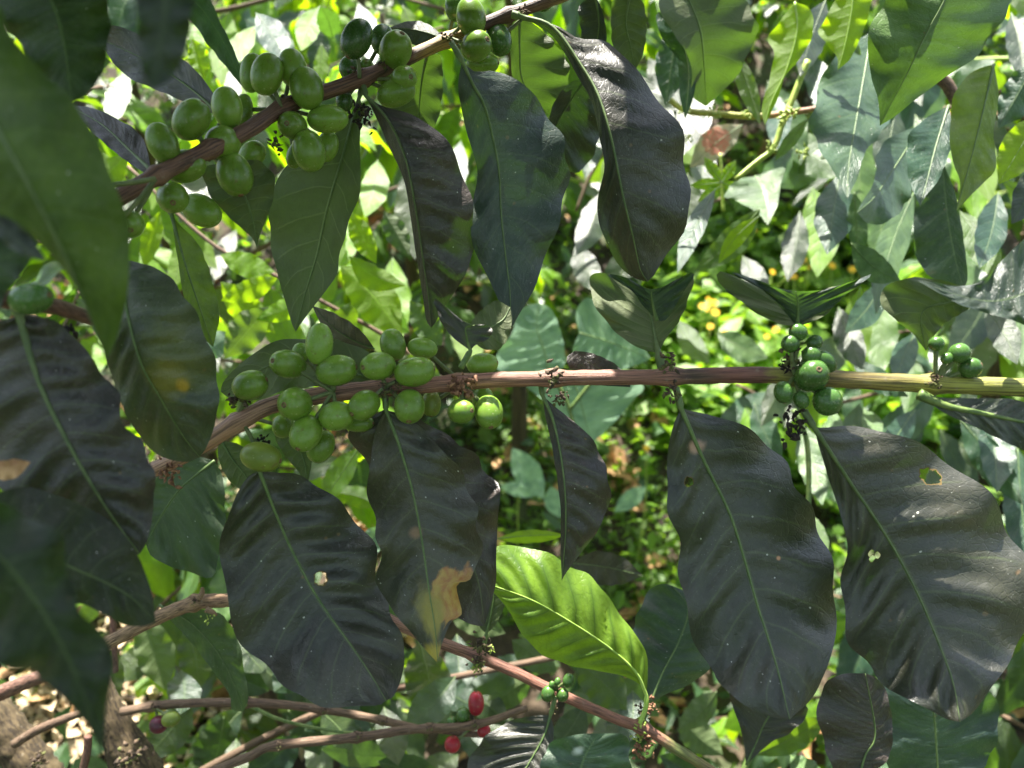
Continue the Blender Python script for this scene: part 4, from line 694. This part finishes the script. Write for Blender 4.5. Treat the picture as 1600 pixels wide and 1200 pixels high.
for b_, t_, wa, wb, c_, m_ in (((655, 1000), (680, 1135), 34, 38, DK, 'satin'), ((300, 1100), (225, 1190), 30, 30, DG, 'satin'), ((350, 1120), (320, 1230), 36, 38, DG, 'gloss'), ((470, 1150), (380, 1220), 30, 26, (.02, .04, .03), 'gloss'), ((620, 1180), (500, 1170), 20, 24, (.02, .04, .03), 'gloss'), ((590, 1190), (690, 1210), 24, 22, (.02, .04, .03), 'gloss'),
    ((622, 1155), (655, 1215), 7, 9, LT, 'thin'), ((560, 1060), (600, 1140), 26, 24, DG, 'gloss'), ((220, 960), (260, 1080), 34, 30, (.035, .05, .02), 'satin'), ((290, 980), (310, 1080), 30, 28, (.035, .05, .02), 'satin'), ((450, 1110), (500, 1180), 30, 26, DG, 'gloss'), ((800, 1000), (870, 1050), 24, 26, (.02, .04, .03), 'gloss'), ((900, 1030), (980, 1110), 30, 34, DG, 'satin'),
    ((830, 1060), (760, 1110), 26, 26, DG, 'gloss'), ((960, 1060), (1030, 1120), 24, 24, (.02, .04, .03), 'gloss'), ((1060, 1120), (1130, 1180), 26, 24, (.02, .04, .03), 'gloss'), ((1120, 1080), (1060, 1140), 20, 22, DG, 'gloss'), ((700, 960), (790, 990), 22, 22, (.02, .04, .03), 'gloss'), ((180, 1010), (170, 1120), 22, 22, (.035, .05, .02), 'satin'), ((420, 1080), (340, 1050), 24, 24, DG, 'gloss'), ((880, 1180), (960, 1150), 22, 22, (.02, .04, .03), 'gloss'), ((1030, 1180), (1120, 1230), 24, 22, (.02, .04, .03), 'gloss'),
    ((720, 1060), (690, 1150), 26, 26, DG, 'gloss'), ((600, 820), (565, 880), 18, 18, TE, 'vine'), ((620, 700), (540, 760), 22, 22, (.02, .04, .03), 'gloss'), ((560, 700), (500, 790), 18, 22, MG, 'thin'), ((540, 720), (450, 750), 18, 18, DG, 'satin'), ((590, 790), (520, 770), 18, 16, MG, 'thin')):
    sl(X, b_, t_, wa, wb, random.uniform(.68, .84), random.uniform(-6, 6), col=c_, mat=m_, top=random.random() < .8, fold=(random.uniform(-.4, .5), random.uniform(-.4, .5)), wave=1.4, rib=M_RIBD)

def filler(label, box, n, ds, cols, seed, size, path, gap=None):
    q_ = random.Random(seed); t = thing('coffee_branch', label, 'branch', P(*path[0], ds[1] + .05), 'leafy branches of neighbouring bushes')
    stem(t, path, [4, 4, 3, 2.5], ds[1] + .05, M_GREY, 30)
    for i in range(n):
        x = q_.uniform(box[0], box[1]); y = q_.uniform(box[2], box[3]); a = q_.gauss(0, .55); L = q_.uniform(*size); d_ = q_.uniform(*ds)
        if 1040 < x < 1330 and 300 < y < 540: continue
        c_, m_ = q_.choice(cols); w_ = L * q_.uniform(.19, .24)
        sl(t, (x, y), (x + math.sin(a) * L, y + math.cos(a) * L), w_, w_ * q_.uniform(.7, 1.1), (d_ + q_.uniform(0, .07), d_ - q_.uniform(0, .05)), q_.uniform(-9, 9), col=c_, mat=m_, top=(m_ != 'thin' or q_.random() < .4), fold=(q_.uniform(-.5, .5), q_.uniform(-.5, .5)), wave=1.6, rib=M_RIBD, nt_=20, ns=5)
filler('branch thick with overlapping blue-green leaves behind the budding twig', (1060, 1610, 60, 470), 38, (.82, 1.1), [(TE, 'gloss'), (DG, 'gloss'), (DG, 'satin'), ((.07, .13, .04), 'satin'), (MG, 'satin'), (YG, 'thin'), (YG, 'thin')], 71, (90, 160), [(1640, 120), (1450, 180), (1250, 260), (1080, 330)])
filler('branch of mixed dark and pale leaves behind the young fruit of the middle branch', (1130, 1600, 450, 760), 26, (.85, 1.1), [(TE, 'gloss'), (DG, 'gloss'), (DG, 'satin'), ((.07, .13, .04), 'satin'), (MG, 'satin'), (YG, 'thin')], 72, (80, 140), [(1640, 620), (1450, 600), (1250, 640), (1150, 600)])
filler('branch of glowing and shaded leaves filling the gap under the upper cherries', (180, 720, 200, 520), 34, (.84, 1.1), [(YG, 'thin'), (YG, 'thin'), (DG, 'gloss'), (DG, 'satin'), (MG, 'thin')], 73, (80, 150), [(160, 520), (350, 420), (520, 330), (720, 260)])
filler('shaded branch hanging behind the two tall leaves of the upper branch', (860, 1070, 60, 420), 14, (.84, 1.1), [(DG, 'satin'), (TE, 'gloss'), (DG, 'gloss'), (MG, 'thin')], 74, (80, 140), [(1080, 60), (1000, 150), (930, 260), (900, 330)])
filler('sun-struck twig tips above the upper cherries', (120, 700, -40, 120), 22, (.86, 1.2), [(YG, 'thin'), (DG, 'gloss'), (YG, 'thin'), (TE, 'gloss')], 75, (70, 120), [(100, -40), (300, 20), (520, -20), (720, 20)])
rx_ = random.Random(5)
for i in range(40):
    x = rx_.uniform(230, 1010); y = rx_.uniform(950, 1190); a = rx_.uniform(-.9, .9); L = rx_.uniform(80, 130); d_ = rx_.uniform(.66, .9)
    sl(X, (x, y), (x + math.sin(a) * L, y + math.cos(a) * L * .8), rx_.uniform(20, 30), rx_.uniform(20, 30), (d_ + .04, d_ - .02), rx_.uniform(-8, 8), col=rx_.choice([(.02, .04, .03), DG, (.03, .05, .02)]), mat=rx_.choice(['gloss', 'satin']), fold=(rx_.uniform(-.4, .5), rx_.uniform(-.4, .5)), wave=1.4, rib=M_RIBD)
# ================================================================== whole bushes on the slope behind
def unit_leaf(seed, nt_=14, ns=5):
    r = random.Random(seed); V, UV, F = [], [], []; asp = r.uniform(.17, .23); droop = r.uniform(.1, .9); fo = r.uniform(-.1, .75); wv = r.uniform(.02, .055); p1, p2, tw = r.random() * 6, r.random() * 6, r.uniform(-.6, .6)
    for i in range(nt_):
        t = i / (nt_ - 1); ang = droop * t; cy = (math.sin(ang) / droop) ; cz = -(1 - math.cos(ang)) / droop
        for j in range(2 * ns + 1):
            s = j / ns - 1; q = abs(s); w_ = asp * prof(t) * (1 + .06 * math.sin(t * 26 + (p1 if s < 0 else p2)) * q ** 3)
            x = s * w_; z = fo * abs(x) + wv * math.sin(t * 19 + (p1 if s < 0 else p2)) * q * q * math.sin(math.pi * t) - .5 * abs(x) * q * fo + .004 * math.cos(2 * math.pi * (t - .13 * q) * 9) * math.sin(math.pi * q) * (1 - t)
            a = tw * t; V.append((x * math.cos(a) - z * math.sin(a), cy, cz + z * math.cos(a) + x * math.sin(a))); UV.append((.5 + .5 * s, t))
    m = 2 * ns + 1
    for i in range(nt_ - 1):
        for j in range(m - 1): F.append((i * m + j, i * m + j + 1, (i + 1) * m + j + 1, (i + 1) * m + j))
    return np.array(V), F, np.array(UV)
UL = [unit_leaf(k) for k in range(12)]
UM = {}
def leaf_mesh(k, mk):
    if (k, mk) not in UM:
        V, F, U = UL[k]; me = bpy.data.meshes.new('leaf'); me.from_pydata(V.tolist(), [], F); ul = me.uv_layers.new(name='UVMap')
        li = np.empty(len(me.loops), int); me.loops.foreach_get('vertex_index', li); ul.data.foreach_set('uv', U[li].ravel())
        me.polygons.foreach_set('use_smooth', [True] * len(F)); me.materials.append(LM[mk]); UM[(k, mk)] = me
    return UM[(k, mk)]
def keep_clear(p, size):
    x, y, d = PROJ(p)
    if d < .62: return True
    if d < 5 and 770 < x < 1060 and 590 < y < 905: return True
    if d < 1.7 and 1050 < x < 1330 and 340 < y < 620: return True
    if d < 1.5 and 0 < x < 220 and 1000 < y: return True
    return not (-330 < x < 1930 and -460 < y < 1500)
def place_leaf(par, p, dirv, upv, size, r, tint, mk):
    y = Vector(dirv).normalized(); z = Vector(upv); x = y.cross(z).normalized(); z = x.cross(y)
    Mx = Matrix((x, y, z)).transposed()
    o = bpy.data.objects.new('leaf', leaf_mesh(r.randrange(12), mk)); COL.objects.link(o)
    o.parent = par; o.rotation_euler = Mx.to_euler(); o.scale = (size,) * 3; o.location = np.array(p) - WO[par.name]
    o.color = (*tint, 1); WO[o.name] = np.array(p); return o, Mx
def bush(label, bx, by, h, nbr, blen, seed, bright=.3, lsize=.145, z0=.35, clear=keep_clear, group='coffee bushes on the slope'):
    r = random.Random(seed); zb = float(ground_z(bx, by)); t = thing('coffee_bush', label, 'bush', (bx, by, zb), group)
    top = np.array((bx + r.uniform(-.1, .1), by + r.uniform(-.1, .1), zb + h)); base = np.array((bx, by, zb - .03))
    v, f, u = tube(spline(np.array([base, (base + top) / 2 + (r.uniform(-.05, .05), 0, 0), top]), 14), np.linspace(.022, .008, 14), 10, .1); mesh('trunk', v, f, M_TRK, t, uv=u)
    todo = []
    for k in range(nbr):
        fz = z0 + (1 - z0) * (k + .5) / nbr; p0 = base + (top - base) * fz; yaw = k * 2.4 + r.uniform(-.3, .3); L = blen * (1.15 - .55 * fz) * r.uniform(.8, 1.15)
        d0 = np.array((math.cos(yaw), math.sin(yaw), r.uniform(.05, .45))); pts = [p0]; n = 10
        for i in range(n):
            d0 = d0 + (0, 0, -.075 * r.uniform(.5, 1.5)); pts.append(pts[-1] + d0 / np.linalg.norm(d0) * L / n)
        pts = np.array(pts); v, f, u = tube(pts, np.linspace(.0045, .0018, n + 1), 5)
        if not clear(pts[5], 0) or not clear(pts[8], 0): mesh('branch', v, f, M_BUD if r.random() < .25 else M_GREY, t, uv=u)
        nn = max(4, int(L / .046))
        for i in range(nn):
            fr = .22 + .78 * (i + .5) / nn; q = pts[0] + 0; j = min(n - 1, int(fr * n)); q = pts[j] + (pts[j + 1] - pts[j]) * (fr * n - j)
            bd = pts[j + 1] - pts[j]; bd /= np.linalg.norm(bd); sd_ = np.cross(bd, (0, 0, 1)); sd_ /= np.linalg.norm(sd_)
            for s in (-1, 1):
                if r.random() < .12: continue
                dv = s * sd_ * r.uniform(.5, 1) + bd * r.uniform(.2, .7) + np.array((0, 0, r.uniform(-1.15, .1)))
                if i == nn - 1: dv = bd + s * sd_ * .35 + np.array((0, 0, .1))
                sz = lsize * r.uniform(.72, 1.2) * (1 if fr < .85 else .7)
                dvn = dv / np.linalg.norm(dv)
                if clear(q + dvn * sz * .5, sz) or clear(q + dvn * sz, sz): continue
                up = np.array((r.gauss(0, .35), r.gauss(0, .35), 1.0)) + sd_ * s * .2
                yg = r.random() < bright * (1 if fr < .8 else 2.2)
                mk = r.choice(['thin', 'thin', 'young']) if yg else r.choice(['gloss', 'satin', 'gloss', 'satin'])
                c0 = YG if yg else r.choice([TE, MG, (.02, .04, .022), DG, (.03, .065, .035), (.02, .04, .03)]); g_ = r.uniform(.75, 1.3)
                x_, y_, d_ = PROJ(q + dvn * sz * .5)
                todo.append((sz / d_ * (1 if (-20 < x_ < 1620 and -20 < y_ < 1220) else .15), q, dvn, up, sz, tuple(c * g_ for c in c0), mk))
    todo.sort(key=lambda a: -a[0])
    for (_, q, dv, up, sz, c, mk) in todo[:100]: place_leaf(t, q, dv, up, sz, r, c, mk)
    for mk in ('satin', 'thin'):
        rest = [a for a in todo[100:] if (a[6] in ('thin', 'young')) == (mk == 'thin')]
        if not rest: continue
        J = Join()
        for (_, q, dv, up, sz, c, _m) in rest:
            y = Vector(dv).normalized(); x = y.cross(Vector(up)).normalized(); z = x.cross(y); Mx = np.array(Matrix((x, y, z)).transposed())
            V, F, U = UL[r.randrange(12)]; J.add((V * sz) @ Mx.T + q, F, U)
        tag(J.obj('foliage', LM[mk], t, color=MG if mk == 'satin' else YG), kind='stuff')
    return t
bush('leafy bush behind the upper left cherries, many leaves glowing in the sun', -.62, 1.25, 1.55, 22, .52, 11, .5)
bush('bush behind the huge leaves on the right, glossy leaves flecked with white sun', .92, 1.30, 1.55, 22, .52, 12, .22)
bush('bush seen through the gaps under the top cherry clusters', .02, 1.75, 1.50, 20, .50, 13, .4, z0=.5)
bush('bush at the left behind the near blurred leaves', -1.5, 1.9, 1.6, 20, .6, 14, .4)
bush('bush behind the budding twig at the upper right', .80, 3.0, 1.35, 20, .55, 15, .45, z0=.45)
bush('bush at the right edge behind the olive leaf', 1.75, 2.1, 1.6, 20, .6, 16, .25)
bush('farther bush rising above the middle cherries', -.55, 2.7, 1.6, 18, .6, 17, .5)
bush('farther bush showing between the hanging dark leaves at the top', .25, 2.9, 1.6, 18, .6, 18, .4)
bush('farthest left bush up the slope', -1.8, 3.4, 1.7, 16, .7, 19, .45, .16)
bush('farther bush above the yellow flowers', 1.15, 3.2, 1.5, 16, .65, 20, .4, .16)
bush('small bush low behind the sheeny leaf', -.42, .98, .75, 12, .36, 21, .25, .13, z0=.3)
bush('small bush low behind the lower right leaves', .62, .92, .62, 12, .36, 22, .2, .13, z0=.3)
bush('far bush at the top of the slope on the right', 2.6, 4.2, 1.6, 14, .75, 24, .4, .17)
bush('bush low on the slope behind the budding twig', 1.55, 2.9, 1.2, 20, .5, 31, .3, z0=.2)
bush('bush low on the slope under the top cherries', -.25, 2.15, 1.0, 20, .45, 32, .4, z0=.25)
bush('bush far up the slope behind the wide gap', .75, 3.9, 1.3, 16, .6, 33, .35, .16, z0=.2)
bush('bush far up the slope on the left', -1.0, 3.7, 1.3, 16, .6, 34, .4, .16, z0=.2)
bush('far bush at the top of the slope in the middle', -.2, 4.6, 1.7, 14, .75, 25, .4, .17)

for i, (lx, ly, hh, ww) in enumerate([(-.9, -.75, 3.1, 'left'), (.1, -1.15, 3.3, 'mid'), (1.0, -.7, 3.0, 'right'), (-1.6, .1, 2.6, 'l'), (1.7, .15, 2.6, 'r')]):  # unseen bushes added so glossy leaves reflect dark foliage with sky gaps
    bush(['bush standing behind the camera position, out of the photograph', 'tall bush directly behind the viewpoint, out of the photograph', 'bush behind and to the side of the viewpoint, out of the photograph', 'bush beside the viewpoint on the side of the near blurred leaves', 'bush beside the viewpoint past the yellow-green branch end'][i],
         lx, ly, hh, 40, .65, 60 + i, .15, z0=.15, clear=lambda p, s: np.linalg.norm(np.asarray(p) - np.array(CAM)) < .38 or (PROJ(p)[2] > 0 and -300 < PROJ(p)[0] < 1900 and PROJ(p)[1] > -400), group='coffee bushes around the viewpoint')
# ------------------------------------------------------------------ yellow-flowered weeds on the slope
def ground_hit(x, y, lift=.1):
    d = .5
    while d < 8:
        p = P(x, y, d)
        if p[2] < ground_z(p[0], p[1]) + lift: return d
        d += .01
    return d
FLP = [(1097, 478), (1115, 473), (1118, 488), (1110, 510), (1212, 515), (1167, 369), (1262, 403), (1270, 411), (1253, 408), (1287, 391), (1207, 425), (1380, 354), (1240, 432), (1332, 421), (812, 717), (1010, 700), (870, 38), (1268, 395), (1280, 402), (1235, 405), (1300, 415)]
WHERE = ['first of a close trio of yellow flowers above the winged leaf', 'topmost of the trio of yellow flowers', 'lowest of the trio of yellow flowers', 'yellow flower just under the trio', 'yellow flower touching the winged dark leaf', 'lone orange-yellow flower near the pale lit leaf',
 'yellow flower in the thick of the sunny patch', 'large yellow flower head in the sunny patch', 'yellow flower at the edge of the sunny patch', 'yellow flower crowning the sunny patch', 'yellow flower between the trio and the sunny patch', 'orange-yellow flower under the glossy washed leaf',
 'yellow flower low in the sunny patch', 'yellow flower beside the pale strip leaf', 'tiny yellow flower on the shaded ground under the green cherries', 'tiny yellow flower beside the huge leaf on the shaded ground', 'yellow flower behind the thick green leaf stalk at the top', 'yellow flower stacked over the large head', 'yellow flower between two larger heads', 'small yellow flower near a blue shaded leaf', 'last yellow flower of the sunny patch']
for i, (x, y) in enumerate(FLP):
    r = random.Random(i + 50); d = min(ground_hit(x, y, .34), 2.4) if y > 100 else 2.0
    top = P(x, y, d); zb = ground_z(top[0], top[1]); base = np.array((top[0] + r.uniform(-.03, .03), top[1] + r.uniform(-.02, .04), min(zb, top[2] - .1)))
    t = thing('flowering_weed', 'slender weed with ' + WHERE[i], 'weed', base, 'yellow-flowered weeds on the slope')
    path = spline(np.array([base, (base + top) / 2 + (r.uniform(-.015, .015), 0, 0), top]), 8); v, f, u = tube(path, [.0016] * 8, 5); mesh('stem', v, f, M_BUD, t, uv=u)
    for k in range(5):
        q = path[1 + k]; a = r.uniform(0, 6.28); place_leaf(t, q, (math.cos(a), math.sin(a), r.uniform(-.1, .5)), (0, 0, 1), r.uniform(.035, .06), r, (.13, .27, .03), 'thin')
    heads = [(top, 1.0)]
    if y < 560 and x > 1000:
        for k in range(1):
            e = top + np.array((r.uniform(-.06, .06), r.uniform(-.04, .04), r.uniform(-.05, .03))); v, f, u = tube(spline(np.array([path[5], (path[5] + e) / 2 + (0, 0, .005), e]), 5), [.0011] * 5, 5); mesh('side_shoot', v, f, M_BUD, t, uv=u); heads.append((e, r.uniform(.6, .9)))
    for tp, hs_ in heads:
        J = Join(); n = 9; fs = 5.0 / FPX * d * r.uniform(.9, 1.3) * hs_; tl = Vector((r.uniform(-.4, .4), -.85, .9)).normalized(); Rq = np.array(tl.to_track_quat('Z', 'Y').to_matrix())
        for k in range(n):
            a = 2 * math.pi * k / n; e = np.array((math.cos(a), math.sin(a), 0)); pz = np.array((-math.sin(a), math.cos(a), 0))
            J.add(np.array([e * .25, e * .7 + pz * .24 + (0, 0, .1), e * 1.05 + pz * .1 + (0, 0, .05), e * 1.05 - pz * .1 + (0, 0, .05), e * .7 - pz * .24 + (0, 0, .1)]) * fs @ Rq.T + tp, [(0, 1, 2, 3, 4)])
        fo = J.obj('flower', M_FLOWER, t)
        v = [(rr * math.cos(6.283 * k / 8), rr * math.sin(6.283 * k / 8), zz) for rr, zz in ((.36, 0), (.3, .2), (.02, .3)) for k in range(8)]
        f = [(a * 8 + k, a * 8 + (k + 1) % 8, a * 8 + 8 + (k + 1) % 8, a * 8 + 8 + k) for a in range(2) for k in range(8)]
        mesh('flower_centre', np.array(v) * fs @ Rq.T + tp, f, M_FLOWER, fo)

# ------------------------------------------------------------------ unseen leaves added overhead along the sun's rays to shade the near branches
r = random.Random(99); over = []
for i in range(3):
    p0 = np.array((-.7 + .1 * i, .45 + .16 * i, 1.95)); p1 = np.array((.75, .42 + .17 * i, 1.62))
    t = thing('coffee_branch', ['first', 'second', 'third'][i] + ' leafy branch of the crown overhanging the fruiting branches', 'branch', p0, 'overhanging crown branches'); over.append(t)
    v, f, u = tube(spline(np.array([p0, (p0 + p1) / 2 + (0, 0, .05), p1]), 20), np.linspace(.008, .003, 20), 8); mesh('stem', v, f, M_GREY, t, uv=u)
GAPS = [(1440, 520, .36, .022), (330, 830, .5, .002), (880, 960, .46, .05), (300, 100, .7, .04), (1470, 60, .45, .03)]  # spots whose path to the sun stays free of the added leaves
GAPS += [(x, y, 1.0, .02) for x in (800, 850, 900, 960) for y in (490, 530, 570, 630, 670)] + [(x, y, .64, .03) for x in range(1080, 1640, 70) for y in range(40, 480, 70)] + [(x, y, .72, .02) for x in range(150, 660, 80) for y in range(260, 560, 60)]
gp = [(P(x, y, d), rr_) for x, y, d, rr_ in GAPS]
cnt = 0
tries = 0
while cnt < 230 and tries < 6000:
    tries += 1
    x, y = r.uniform(-150, 1750), r.uniform(-150, 1350); d = r.choice([.2, .28, .36, .39, .42, .46, .5])
    if y > 850 and 230 < x < 1130 and r.random() < .75: d = r.uniform(.55, .8)
    if y < 200 and 500 < x < 1130 and r.random() < .4: d = r.uniform(.45, .56)
    p = P(x, y, d); tt_ = .1
    while True:
        q = p + np.array(SUNV) * tt_; a = PROJ(q)
        if a[2] > .05 and a[1] < -330: break
        if tt_ > 1.3: break
        tt_ += .02
    q = q + np.array(SUNV) * r.uniform(0, .12)
    bad = False
    for g_, rad_ in gp:
        w_ = q - g_; al = np.dot(w_, np.array(SUNV)); 
        if al > 0 and np.linalg.norm(w_ - al * np.array(SUNV)) < rad_ + .045: bad = True
    if bad: continue
    dv = np.array((r.uniform(-1, 1), r.uniform(-1, .6), r.uniform(-.5, .1))); sz = r.uniform(.12, .17); dv = dv / np.linalg.norm(dv)
    up = np.array(SUNV) + np.array([r.gauss(0, .3) for _ in range(3)])
    if any(PROJ(q + dv * sz * e)[2] > .03 and PROJ(q + dv * sz * e)[1] > -190 for e in (-.5, -.25, 0, .25, .5, .6)): continue
    place_leaf(over[cnt % 3], q - dv * sz * .5, dv, up, sz, r, r.choice([DG, MG, TE]), 'thick'); cnt += 1
